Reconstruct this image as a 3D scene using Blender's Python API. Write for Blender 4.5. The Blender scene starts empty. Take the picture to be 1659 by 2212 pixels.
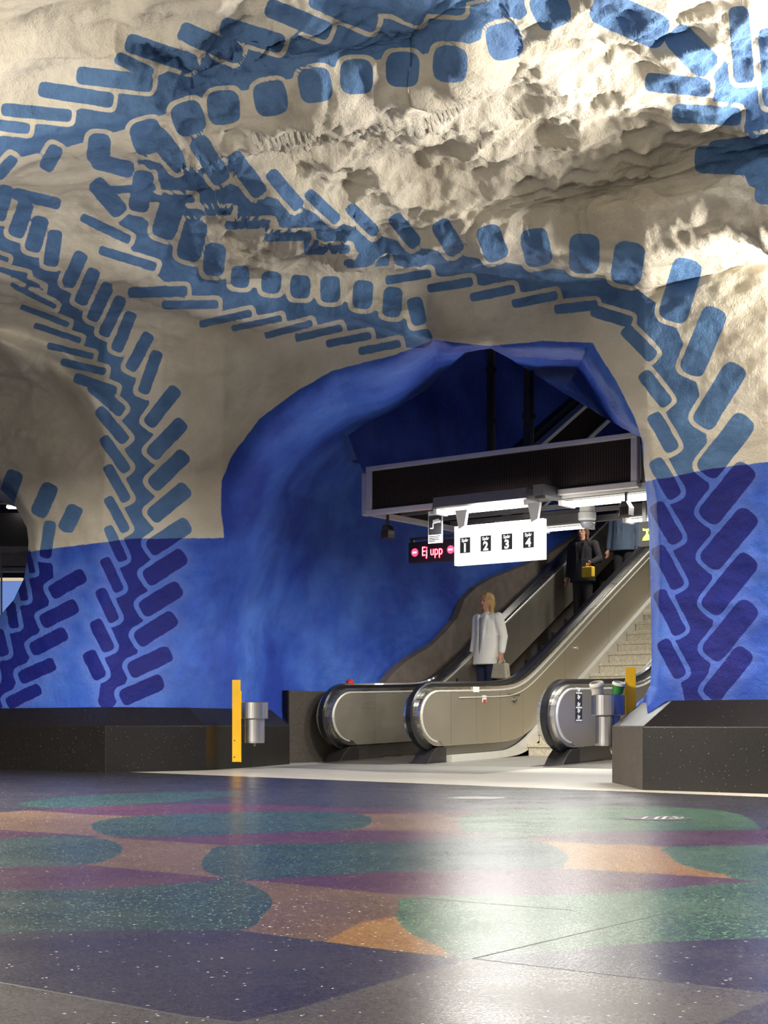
import bpy, bmesh, math, random
import numpy as np
from mathutils import Vector, Matrix
from mathutils.geometry import delaunay_2d_cdt

# ------------------------------------------------------------------ camera
F = 3200.0          # focal length in pixels of the 1659 px wide frame
CX = 829.5
HY = 1565.0         # horizon row
CH = 0.485          # camera height in metres
sc = bpy.context.scene
COL = sc.collection
cam = bpy.data.cameras.new('camera')
camo = bpy.data.objects.new('camera', cam); COL.objects.link(camo)
cam.sensor_fit = 'HORIZONTAL'; cam.sensor_width = 24.0
cam.lens = F / 1659.0 * 24.0
cam.shift_y = (HY - 1106.0) / 1659.0
cam.clip_start = 0.05; cam.clip_end = 200
camo.location = (0, 0, CH); camo.rotation_euler = (math.pi / 2, 0, 0)
sc.camera = camo

# ------------------------------------------------------------------ world, exposure
sc.view_settings.view_transform = 'Standard'
sc.view_settings.look = 'None'
sc.view_settings.gamma = 1.0
sc.view_settings.use_curve_mapping = False
sc.view_settings.exposure = 0.0
W_ = bpy.data.worlds.new('world'); sc.world = W_
W_.use_nodes = True
W_.node_tree.nodes['Background'].inputs[0].default_value = (0.75, 0.8, 1.0, 1)
W_.node_tree.nodes['Background'].inputs[1].default_value = 0.10
PLAT_A, PLAT_B, PASS_L, UP_L, SIDE_L = 640.0, 1950.0, 105.0, 45.0, 45.0   # lamp powers (W)
WARM = (1.0, 0.93, 0.80)
NEUT = (1.0, 0.98, 0.92)

# ------------------------------------------------------------------ frames
TH = math.radians(36.5)
D = Vector((math.sin(TH), math.cos(TH), 0))        # escalator direction
N = Vector((math.cos(TH), -math.sin(TH), 0))       # along the canopy, to the right
O = Vector((0.31, 18.05, 0))                       # foot of the middle newel
ROT = math.atan2(D.y, D.x)
def L2W(s, n, z): return O + D * s + N * n + Vector((0, 0, z))
def FL(px, py):
    Y = F * CH / (py - HY)
    return ((px - CX) / F * Y, Y)
def PW(px, py, Y): return Vector(((px - CX) / F * Y, Y, CH - (py - HY) / F * Y))

def area(name, loc, direction, sx, sy, power, color, parent=None, spread=180):
    l = bpy.data.lights.new(name, 'AREA'); l.shape = 'RECTANGLE'; l.size = sx; l.size_y = sy
    l.energy = power; l.color = color; l.spread = math.radians(spread)
    o = bpy.data.objects.new(name, l); COL.objects.link(o)
    return o

# ------------------------------------------------------------------ helpers
def tag(o, label=None, cat=None, group=None, kind=None):
    if label: o['label'] = label
    if cat: o['category'] = cat
    if group: o['group'] = group
    if kind: o['kind'] = kind
    return o
def empty(name, loc=(0, 0, 0), rz=0.0):
    o = bpy.data.objects.new(name, None); COL.objects.link(o)
    o.location = loc; o.rotation_euler = (0, 0, rz); o.empty_display_size = .1
    return o
def link(name, me, m=None, parent=None, smooth=False):
    o = bpy.data.objects.new(name, me); COL.objects.link(o)
    if m is not None:
        for mm in (m if isinstance(m, (list, tuple)) else [m]): me.materials.append(mm)
    if parent is not None: o.parent = parent
    if smooth: me.polygons.foreach_set('use_smooth', [True] * len(me.polygons))
    return o
class MB:
    def __init__(s): s.v = []; s.f = []
    def add(s, vs, fs):
        b = len(s.v); s.v += [tuple(v) for v in vs]; s.f += [tuple(i + b for i in f) for f in fs]; return s
    def box(s, x0, x1, y0, y1, z0, z1):
        return s.add([(x0,y0,z0),(x1,y0,z0),(x1,y1,z0),(x0,y1,z0),(x0,y0,z1),(x1,y0,z1),(x1,y1,z1),(x0,y1,z1)],
                     [(0,3,2,1),(4,5,6,7),(0,1,5,4),(1,2,6,5),(2,3,7,6),(3,0,4,7)])
    def obox(s, c, ax, ay, az):
        c, ax, ay, az = Vector(c), Vector(ax), Vector(ay), Vector(az)
        vs = [c + ax*i + ay*j + az*k for k in (-1,1) for (i,j) in ((-1,-1),(1,-1),(1,1),(-1,1))]
        return s.add(vs, [(0,3,2,1),(4,5,6,7),(0,1,5,4),(1,2,6,5),(2,3,7,6),(3,0,4,7)])
    def prism(s, poly, z0, z1):
        n = len(poly)
        vs = [(p[0], p[1], z0) for p in poly] + [(p[0], p[1], z1) for p in poly]
        fs = [tuple(range(n))[::-1], tuple(range(n, 2*n))] + [(i, (i+1) % n, n+(i+1) % n, n+i) for i in range(n)]
        return s.add(vs, fs)
    def sprism(s, poly, y0, y1):      # polygon in the x-z plane, extruded along y
        n = len(poly)
        vs = [(p[0], y0, p[1]) for p in poly] + [(p[0], y1, p[1]) for p in poly]
        fs = [tuple(range(n)), tuple(range(n, 2*n))[::-1]] + [((i+1) % n, i, n+i, n+(i+1) % n) for i in range(n)]
        return s.add(vs, fs)
    def lathe(s, prof, seg=32, c=(0,0,0), cap=True):
        n = len(prof); vs = []; fs = []
        for i in range(seg):
            a = 2*math.pi*i/seg
            vs += [(c[0]+r*math.cos(a), c[1]+r*math.sin(a), c[2]+z) for r, z in prof]
        for i in range(seg):
            j = (i+1) % seg
            for k in range(n-1): fs.append((i*n+k, j*n+k, j*n+k+1, i*n+k+1))
        if cap:
            fs.append(tuple(i*n for i in range(seg))[::-1]); fs.append(tuple(i*n+n-1 for i in range(seg)))
        return s.add(vs, fs)
    def tube(s, pts, r, seg=10):
        pts = [Vector(p) for p in pts]; rings = []
        up = Vector((0, 0, 1)); prev = None
        for i, p in enumerate(pts):
            t = (pts[min(i+1, len(pts)-1)] - pts[max(i-1, 0)]).normalized()
            a = t.cross(up) if prev is None else prev - t*prev.dot(t)
            if a.length < 1e-4: a = t.cross(Vector((1, 0, 0)))
            a.normalize(); prev = a; b = t.cross(a)
            rr = r[i] if isinstance(r, (list, tuple)) else r
            rings.append([p + (a*math.cos(2*math.pi*k/seg) + b*math.sin(2*math.pi*k/seg))*rr for k in range(seg)])
        vs = [v for R_ in rings for v in R_]; fs = []
        for i in range(len(pts)-1):
            for k in range(seg):
                k2 = (k+1) % seg; fs.append((i*seg+k, i*seg+k2, (i+1)*seg+k2, (i+1)*seg+k))
        fs.append(tuple(range(seg))[::-1]); fs.append(tuple((len(pts)-1)*seg+k for k in range(seg)))
        return s.add(vs, fs)
    def mesh(s, name):
        me = bpy.data.meshes.new(name); me.from_pydata(s.v, [], s.f); me.validate(); me.update()
        bm = bmesh.new(); bm.from_mesh(me); bmesh.ops.recalc_face_normals(bm, faces=bm.faces); bm.to_mesh(me); bm.free()
        return me
    def build(s, name, m, parent=None, smooth=False, bevel=0, seg=2):
        o = link(name, s.mesh(name), m, parent, smooth)
        if bevel:
            b = o.modifiers.new('bevel', 'BEVEL'); b.width = bevel; b.segments = seg; b.limit_method = 'ANGLE'
        return o

# ------------------------------------------------------------------ materials
def newmat(name):
    m = bpy.data.materials.new(name); m.use_nodes = True
    nt = m.node_tree; return m, nt, nt.nodes['Principled BSDF']
def nd(nt, t, **kw):
    n = nt.nodes.new(t)
    for k, v in kw.items(): setattr(n, k, v)
    return n
def noise(nt, vec, scale, detail=4, rough=.55):
    n = nd(nt, 'ShaderNodeTexNoise'); n.inputs['Scale'].default_value = scale
    n.inputs['Detail'].default_value = detail; n.inputs['Roughness'].default_value = rough
    nt.links.new(vec, n.inputs['Vector']); return n.outputs['Fac']
def ramp(nt, fac, stops):
    r = nd(nt, 'ShaderNodeValToRGB'); e = r.color_ramp.elements
    while len(e) < len(stops): e.new(.5)
    for i, (p, c) in enumerate(stops):
        e[i].position = p; e[i].color = (*c, 1) if len(c) == 3 else c
    nt.links.new(fac, r.inputs[0]); return r.outputs[0]
def mixc(nt, fac, a, b, mode='MIX'):
    m = nd(nt, 'ShaderNodeMix', data_type='RGBA', blend_type=mode)
    for s, v in ((0, fac), (6, a), (7, b)):
        if hasattr(v, 'links'): nt.links.new(v, m.inputs[s])
        elif isinstance(v, (int, float)): m.inputs[s].default_value = v
        else: m.inputs[s].default_value = (*v, 1)
    return m.outputs[2]
def mth(nt, op, a, b=None, clamp=False):
    m = nd(nt, 'ShaderNodeMath', operation=op, use_clamp=clamp)
    for i, v in enumerate((a, b)):
        if v is None: continue
        if hasattr(v, 'links'): nt.links.new(v, m.inputs[i])
        else: m.inputs[i].default_value = v
    return m.outputs[0]
def texco(nt): return nd(nt, 'ShaderNodeTexCoord').outputs['Object']
def bump(nt, bs, h, strength, dist):
    b = nd(nt, 'ShaderNodeBump'); b.inputs['Strength'].default_value = strength; b.inputs['Distance'].default_value = dist
    nt.links.new(h, b.inputs['Height']); nt.links.new(b.outputs[0], bs.inputs['Normal']); return b
def simple(name, col, rough=.5, metal=0.0, var=.15, scale=8, bumps=0.0, emit=None, estr=0, coat=0):
    m, nt, bs = newmat(name)
    tc = texco(nt); f = noise(nt, tc, scale)
    c = ramp(nt, f, [(.3, tuple(x*(1-var) for x in col)), (.7, tuple(min(1, x*(1+var)) for x in col))])
    nt.links.new(c, bs.inputs['Base Color'])
    bs.inputs['Roughness'].default_value = rough; bs.inputs['Metallic'].default_value = metal
    bs.inputs['Coat Weight'].default_value = coat
    if bumps: bump(nt, bs, noise(nt, tc, scale*6, 5), bumps, .01)
    if emit:
        bs.inputs['Emission Color'].default_value = (*emit, 1); bs.inputs['Emission Strength'].default_value = estr
    return m
def brushed(name, col, rough, scale=(3, 3, 120), amt=.12, metal=1.0):
    m, nt, bs = newmat(name); tc = texco(nt)
    mp = nd(nt, 'ShaderNodeMapping'); mp.inputs['Scale'].default_value = scale; nt.links.new(tc, mp.inputs[0])
    f = noise(nt, mp.outputs[0], 2.0, 6); g = noise(nt, tc, 1.7, 5)
    c = mixc(nt, mth(nt, 'MULTIPLY', g, .8), tuple(x*(1-amt) for x in col), tuple(min(1, x*(1+amt)) for x in col))
    nt.links.new(c, bs.inputs['Base Color']); bs.inputs['Metallic'].default_value = metal
    r = mth(nt, 'ADD', mth(nt, 'MULTIPLY', mth(nt, 'ADD', f, g), .22), rough - .2)
    nt.links.new(r, bs.inputs['Roughness'])
    return m

# rock paint: the two attributes are signed distances (in hand's-breadths of the painted outline)
def rock_material():
    m, nt, bs = newmat('painted_rock'); tc = texco(nt)
    lf = nd(nt, 'ShaderNodeAttribute', attribute_name='leaf').outputs['Fac']
    zn = nd(nt, 'ShaderNodeAttribute', attribute_name='zone').outputs['Fac']
    wob = mth(nt, 'MULTIPLY', mth(nt, 'SUBTRACT', noise(nt, tc, 9, 3), .5), 5.0)
    leaf = mth(nt, 'ADD', mth(nt, 'MULTIPLY', mth(nt, 'ADD', lf, wob), -.7), .5, True)
    zone = mth(nt, 'ADD', mth(nt, 'MULTIPLY', mth(nt, 'ADD', zn, wob), .6), .5, True)
    big = noise(nt, tc, .9, 5); mid = noise(nt, tc, 3.5, 6, .6); fine = noise(nt, tc, 40, 4)
    cream = ramp(nt, big, [(.32, (.50, .455, .37)), (.52, (.66, .615, .53)), (.72, (.74, .70, .63))])
    cream = mixc(nt, ramp(nt, mid, [(.58, (0, 0, 0)), (.78, (.35, .35, .35))]), cream, (.42, .37, .31))
    lw = ramp(nt, mid, [(.3, (.075, .16, .34)), (.7, (.12, .245, .47))])
    blue = ramp(nt, big, [(.35, (.018, .06, .42)), (.5, (.038, .12, .57)), (.68, (.085, .21, .70))])
    blue = mixc(nt, ramp(nt, mid, [(.5, (0, 0, 0)), (.8, (.45, .45, .45))]), blue, (.03, .05, .36))
    lb = ramp(nt, mid, [(.35, (.002, .012, .23)), (.7, (.009, .010, .18))])
    pale = mth(nt, 'ADD', mth(nt, 'MULTIPLY', lf, -.035), .9, True)      # the undercoat shows lighter round each leaf
    base_b = mixc(nt, mth(nt, 'MULTIPLY', pale, .55), blue, (.13, .21, .62))
    w = mixc(nt, leaf, cream, lw); b = mixc(nt, leaf, base_b, lb)
    c = mixc(nt, zone, w, b)
    c = mixc(nt, mth(nt, 'MULTIPLY', fine, .25), c, (0, 0, 0), 'SOFT_LIGHT')
    nt.links.new(c, bs.inputs['Base Color']); bs.inputs['Roughness'].default_value = .62
    bs.inputs['Specular IOR Level'].default_value = .35
    ru = nd(nt, 'ShaderNodeAttribute', attribute_name='rough').outputs['Fac']
    h = mth(nt, 'ADD', mth(nt, 'MULTIPLY', noise(nt, tc, 14, 8, .68), mth(nt, 'ADD', ru, .35)), mth(nt, 'MULTIPLY', noise(nt, tc, 75, 3), .16))
    bump(nt, bs, h, .75, .05)
    return m
ROCK = rock_material()
TUN = None
def shaded_blue_rock():
    m, nt, bs = newmat('shaded_blue_rock'); tc = texco(nt)
    big = noise(nt, tc, .7, 5); mid = noise(nt, tc, 3, 6)
    blue = ramp(nt, big, [(.35, (.016, .040, .34)), (.5, (.03, .075, .48)), (.68, (.05, .12, .62))])  # deeper than the blue of the painted rock: passage shade put into the colour
    blue = mixc(nt, ramp(nt, mid, [(.5, (0, 0, 0)), (.8, (.4, .4, .4))]), blue, (.012, .015, .2))
    nt.links.new(blue, bs.inputs['Base Color']); bs.inputs['Roughness'].default_value = .7
    bump(nt, bs, noise(nt, tc, 12, 8, .68), .7, .05)
    return m
TUN = shaded_blue_rock()
def terrazzo(name, col, speck=.5, light=(.75, .75, .72), lamt=.003, rough=.18):
    m, nt, bs = newmat(name); tc = texco(nt)
    v = nd(nt, 'ShaderNodeTexVoronoi'); v.inputs['Scale'].default_value = 210; nt.links.new(tc, v.inputs['Vector'])
    g = noise(nt, tc, 60, 3); b = noise(nt, tc, .8, 4); bs.inputs['Specular IOR Level'].default_value = .36
    chip = nd(nt, 'ShaderNodeSeparateColor'); nt.links.new(v.outputs['Color'], chip.inputs[0])
    c = ramp(nt, chip.outputs[0], [(0, tuple(x*(1-speck) for x in col)), (.5, col), (1, tuple(min(1, x*(1+speck*1.3)) for x in col))])
    c = mixc(nt, mth(nt, 'GREATER_THAN', chip.outputs[1], 1-lamt), c, light)
    c = mixc(nt, ramp(nt, b, [(.35, (0, 0, 0)), (.7, (.3, .3, .3))]), c, tuple(x*.6 for x in col))
    nt.links.new(c, bs.inputs['Base Color'])
    r = mth(nt, 'ADD', mth(nt, 'MULTIPLY', noise(nt, tc, 2.2, 5), .18), rough-.02)
    r = mth(nt, 'ADD', r, mth(nt, 'MULTIPLY', chip.outputs[2], .06))
    nt.links.new(r, bs.inputs['Roughness'])
    bump(nt, bs, g, .06, .004)
    return m
T = dict(
    slate=terrazzo('terrazzo_slate', (.020, .019, .026), .5),
    violet=terrazzo('terrazzo_violet', (.021, .018, .031), .5),
    purple=terrazzo('terrazzo_purple', (.045, .017, .032), .6),
    tan=terrazzo('terrazzo_tan', (.082, .050, .031), .4, lamt=.008),
    orange=terrazzo('terrazzo_orange', (.17, .088, .024), .35, lamt=.008),
    teal=terrazzo('terrazzo_teal', (.014, .029, .027), .6, (.2, .38, .33), .03),
    green=terrazzo('terrazzo_green', (.024, .056, .032), .7, (.22, .42, .22), .05),
    grey=terrazzo('terrazzo_warm_grey', (.058, .052, .050), .35),
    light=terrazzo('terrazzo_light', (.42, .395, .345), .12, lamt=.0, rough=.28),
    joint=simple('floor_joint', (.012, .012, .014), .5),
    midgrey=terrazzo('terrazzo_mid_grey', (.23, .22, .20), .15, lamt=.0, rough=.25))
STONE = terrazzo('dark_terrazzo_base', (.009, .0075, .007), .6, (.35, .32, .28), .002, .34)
STONE_LIT = terrazzo('terrazzo_base_lit_side', (.075, .062, .05), .4, (.4, .37, .32), .006, .55)  # paler copy of the base stone, light on its side faces painted in
GRAN = simple('stair_granite', (.50, .45, .34), .6, var=.25, scale=30, bumps=.2)
PLAST = simple('brown_plaster', (.17, .135, .11), .8, var=.2, scale=6, bumps=.5)
WHITE = simple('hall_plaster', (.55, .52, .47), .8, var=.1, scale=3)
DARKW = simple('dark_space', (.012, .013, .03), .7)  # darkness of the space beyond the left opening, put into the wall colour
STEEL = brushed('brushed_steel', (.47, .425, .34), .46, metal=.88)
STEELD = brushed('dark_brushed_steel', (.27, .255, .23), .38)
CHROME = brushed('polished_steel', (.80, .77, .70), .26, amt=.04)
BRIGHT = simple('satin_bright_steel', (.80, .78, .72), .38, .55, var=.04)
BINM = brushed('bin_steel', (.50, .49, .50), .33, scale=(60, 60, 1))
RUBBER = simple('black_rubber', (.012, .011, .012), .28, var=.1, coat=.3)
BLACKM = simple('black_enamel', (.018, .016, .015), .45)
ALU = simple('anodised_aluminium', (.62, .57, .54), .45, .35, var=.06)
ALUD = simple('grey_sheet_metal', (.13, .125, .125), .5, .3, var=.1)
WHITEM = simple('white_enamel', (.78, .76, .70), .5, var=.04)
YELL = simple('yellow_enamel', (.78, .44, .0), .42, var=.08, scale=5)
TUBEM = simple('lit_tube', (1, 1, 1), .5, emit=(1.0, .97, .88), estr=7.0)
SIGNW = simple('lit_sign_panel', (.9, .9, .88), .5, var=.0, emit=(1.0, .985, .95), estr=1.8)
SIGND = simple('sign_dark_grey', (.035, .035, .04), .5)
SIGNT = simple('sign_numeral_white', (.9, .9, .88), .5, emit=(1, 1, 1), estr=.8)
LEDB = simple('led_board_black', (.012, .004, .006), .35)
LEDR = simple('led_red', (.9, .02, .05), .5, emit=(1.0, .03, .08), estr=4.0)
LEDP = simple('led_pink', (1, .4, .4), .5, emit=(1.0, .45, .38), estr=3.0)
GREENY = simple('lit_yellow_green', (.6, .9, .02), .5, emit=(.75, 1.0, .02), estr=1.6)
PAPERW = simple('printed_white', (.72, .71, .68), .6)
PAPERB = simple('printed_black', (.015, .015, .02), .6)
def grille_mat():
    m, nt, bs = newmat('perforated_black_grille'); tc = texco(nt)
    s = nd(nt, 'ShaderNodeSeparateXYZ'); nt.links.new(tc, s.inputs[0])
    w = mth(nt, 'SINE', mth(nt, 'MULTIPLY', s.outputs[2], 2*math.pi/.022))
    w2 = mth(nt, 'SINE', mth(nt, 'MULTIPLY', mth(nt, 'ADD', s.outputs[0], s.outputs[1]), 2*math.pi/.03))
    c = ramp(nt, mth(nt, 'MULTIPLY', mth(nt, 'ADD', w, w2), .5), [(.2, (.016, .011, .009)), (.9, (.065, .043, .034))])
    nt.links.new(c, bs.inputs['Base Color']); bs.inputs['Roughness'].default_value = .8; bs.inputs['Specular IOR Level'].default_value = .15
    return m
GRIL = grille_mat()
SKIN = simple('skin', (.62, .30, .18), .55, var=.05)
CLOTHW = simple('white_coat_cloth', (.90, .87, .77), .85, var=.05, scale=4, bumps=.15)
CLOTHG = simple('pale_grey_cloth', (.30, .30, .30), .85, var=.1)
NAVY = simple('navy_trousers', (.012, .014, .05), .9)
BLACKC = simple('black_cloth', (.016, .014, .015), .9)
BLUEG = simple('blue_grey_cloth', (.07, .10, .14), .9)
HAIRB = simple('blond_hair', (.55, .34, .12), .6, var=.3, scale=25)
HAIRD = simple('brown_hair', (.10, .05, .03), .6, var=.3, scale=25)
BAGM = simple('beige_bag', (.42, .37, .27), .7)
BAGY = simple('yellow_bag', (.75, .48, .03), .6)
SHOE = simple('dark_shoe', (.02, .015, .015), .5)
REDM = simple('red_plastic', (.55, .03, .03), .4)

# ------------------------------------------------------------------ numpy helpers
def smooth(a, b, x):
    t = np.clip((x - a) / (b - a), 0, 1); return t * t * (3 - 2 * t)
def sd_poly(px, py, poly):
    """signed distance, negative inside"""
    d = np.full(px.shape, 1e9); inside = np.zeros(px.shape, bool); n = len(poly)
    for i in range(n):
        x0, y0 = poly[i]; x1, y1 = poly[(i + 1) % n]
        ex, ey = x1 - x0, y1 - y0; wx, wy = px - x0, py - y0
        t = np.clip((wx * ex + wy * ey) / (ex * ex + ey * ey + 1e-9), 0, 1)
        d = np.minimum(d, (wx - ex * t) ** 2 + (wy - ey * t) ** 2)
        c = (y0 > py) != (y1 > py)
        with np.errstate(divide='ignore', invalid='ignore'):
            xi = ex * (py - y0) / (ey if ey != 0 else 1e-9) + x0
        inside ^= c & (px < xi)
    d = np.sqrt(d); return np.where(inside, -d, d)
def sd_line(px, py, pts):
    d = np.full(px.shape, 1e9)
    for (x0, y0), (x1, y1) in zip(pts[:-1], pts[1:]):
        ex, ey = x1 - x0, y1 - y0; wx, wy = px - x0, py - y0
        t = np.clip((wx * ex + wy * ey) / (ex * ex + ey * ey + 1e-9), 0, 1)
        d = np.minimum(d, (wx - ex * t) ** 2 + (wy - ey * t) ** 2)
    return np.sqrt(d)
rs = np.random.RandomState(7)
PERM = rs.permutation(256); PERM = np.concatenate([PERM, PERM, PERM])
GR = rs.normal(size=(256, 3)); GR /= np.linalg.norm(GR, axis=1)[:, None]
def perlin(P):
    i = np.floor(P).astype(int); f = P - i; u = f * f * f * (f * (f * 6 - 15) + 10); i &= 255
    out = 0
    for dx in (0, 1):
        for dy in (0, 1):
            for dz in (0, 1):
                h = PERM[PERM[PERM[(i[:, 0] + dx) & 255] + ((i[:, 1] + dy) & 255)] + ((i[:, 2] + dz) & 255)]
                g = GR[h]; dot = g[:, 0] * (f[:, 0] - dx) + g[:, 1] * (f[:, 1] - dy) + g[:, 2] * (f[:, 2] - dz)
                w = (u[:, 0] if dx else 1 - u[:, 0]) * (u[:, 1] if dy else 1 - u[:, 1]) * (u[:, 2] if dz else 1 - u[:, 2])
                out = out + w * dot
    return out * 1.5
def fbm(P, o=4, g=.5):
    a, s, r = 1, 0, 0
    for k in range(o):
        r = r + a * perlin(P * 2 ** k + 17.3 * k); a *= g
    return r
def ridged(P, o=4, g=.5):
    a, r = 1, 0
    for k in range(o):
        r = r + a * (1 - 2 * np.abs(perlin(P * 2 ** k + 31.7 * k))); a *= g
    return r

# ------------------------------------------------------------------ THE ROCK VAULT
HOLE = [(796,1040),(768,985),(752,940),(795,910),(850,886),(920,842),(965,795),(1000,762),(1060,752),(1120,786),(1200,838),(1290,892),(1345,925),
        (1386,945),(1390,1000),(1396,1060),(1402,1150),(1405,1240),(1407,1330),(1408,1430),(1405,1480),(1392,1505),(1375,1520),(1366,1640),
        (840,1640),(830,1476),(850,1455),(880,1430),(930,1400),(960,1370),(985,1340),(1000,1300),(1025,1275),(1060,1255),(1180,1205),(1265,1150),(1300,1090),
        (1200,1050),(1000,1060),(810,1065)]
LOPEN = [(-1500,960),(-300,1010),(-100,1020),(0,1056),(25,1080),(42,1110),(58,1140),(62,1170),(60,1200),(52,1250),(30,1295),(0,1330),
         (-60,1400),(-150,1470),(-400,1530),(-1500,1560)]
RIM = [(482,1800),(480,1160),(478,1040),(500,985),(560,905),(640,845),(720,800),(850,767),(910,745),(935,733),(1000,742),(1060,747),
       (1170,737),(1280,740),(1300,775),(1330,820),(1372,905),(1392,1000),(1398,1060),(1411,1700),(1411,1800)]
ZONE = [(-3000,1260),(-600,1230),(62,1192),(170,1178),(280,1164),(484,1162),(478,1100),(478,1040),(500,985),(560,905),(640,845),(720,800),
        (850,767),(910,745),(935,733),(1000,742),(1060,747),(1170,737),(1280,740),(1300,775),(1330,820),(1372,905),(1390,960),
        (1390,1041),(1460,1028),(1540,1012),(1659,998),(2300,940),(5000,900),(5000,2000),(-3000,2000)]
def W1(px):
    return sum(W1_(px + o_) for o_ in (-24, -16, -8, 0, 8, 16, 24)) / 7
def W1_(px):
    k = (px - CX) / F
    p0 = O - N * 1.70
    s = (k * p0.y - p0.x) / (D.x - D.y * k)
    plane = p0.y + D.y * s
    xs = np.array([-3000,-2500,-600,-200,0,120,228,350,450,480,520,560,600,640]); ys = np.array([25,24,20.0,17.85,16.62,15.92,15.42,15.72,16.25,16.6,17.3,18.1,18.68,18.97])
    return np.where(px < 640, np.interp(px, xs, ys), plane)
def W0(px):
    xs = np.array([-3000,-2500,-600,-200,0,120,228,350,480,700,940,1170,1280,1400,1659,2300,3200,4300])
    ys = np.array([25,24,20.0,17.85,16.6,15.9,15.42,15.55,15.4,14.5,13.6,12.6,12.0,11.42,10.72,9.6,8.4,7.2])
    return np.interp(px, xs, ys)
def crest(px, py, pts, A, up, dn, w=60):
    xs = np.array([p[0] for p in pts], float); ys = np.array([p[1] for p in pts], float)
    cy = np.interp(px, xs, ys); v = py - cy
    t = smooth(xs[0] - w, xs[0] + w, px) * (1 - smooth(xs[-1] - w, xs[-1] + w, px))
    return A * t * np.where(v < 0, np.exp(-(v / up) ** 2), np.exp(-(v / dn) ** 2))
def depth(px, py):
    ratio = np.maximum((HY - py) / F, .02)
    cd = (4.74 - CH) / ratio
    dr = -sd_poly(px, py, RIM)
    wid = (150 + 110 * (1 - smooth(820, 980, px))) * (1 - .35 * smooth(1100, 1400, py))
    m = smooth(0, 1, dr / wid)
    w1 = W1(px); w0 = W0(px)
    lo = smooth(1000, 1400, py) * (px < 1000)
    w0 = w0 * (1 - lo) + w1 * lo
    w1 = np.where(px > 1398, w0, w1)
    Wd = w0 + (w1 - w0) * m
    a, b, k = cd, Wd, 2.6
    h = np.clip(.5 + .5 * (b - a) / k, 0, 1)
    Dp = b * (1 - h) + a * h - k * h * (1 - h)
    Dp = np.where(py > 1000, Wd + (Dp - Wd) * (1 - smooth(1000, 1150, py)), Dp)
    Dp = Dp - crest(px, py, [(-200,352),(0,345),(200,312),(380,300),(520,268),(700,215),(900,190),(1050,110)], .75, 110, 34)
    Dp = Dp - crest(px, py, [(-200,600),(0,585),(250,588),(450,655),(600,690),(770,692),(930,728)], .75, 85, 26)
    Dp = Dp - crest(px, py, [(540,400),(620,455),(760,512),(900,525),(1150,545),(1400,548),(1659,470),(1900,420)], .75, 120, 42)
    Dp = Dp - crest(px, py, [(-200,760),(0,745),(120,790),(230,880)], .55, 30, 60, 40)
    Dp = Dp + crest(px, py, [(-100,80),(250,60),(420,130),(600,60)], .35, 60, 60, 90)
    # the rock rolls back at its free edges
    dl = sd_poly(px, py, LOPEN); Dp = Dp + .45 * (1 - smooth(0, 26, dl))
    dh = sd_poly(px, py, HOLE)
    free = (1 - smooth(0, 22, dh)) * np.where((py < 1000) | (px > 1330), 1, .25)
    return Dp + .4 * free

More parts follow.
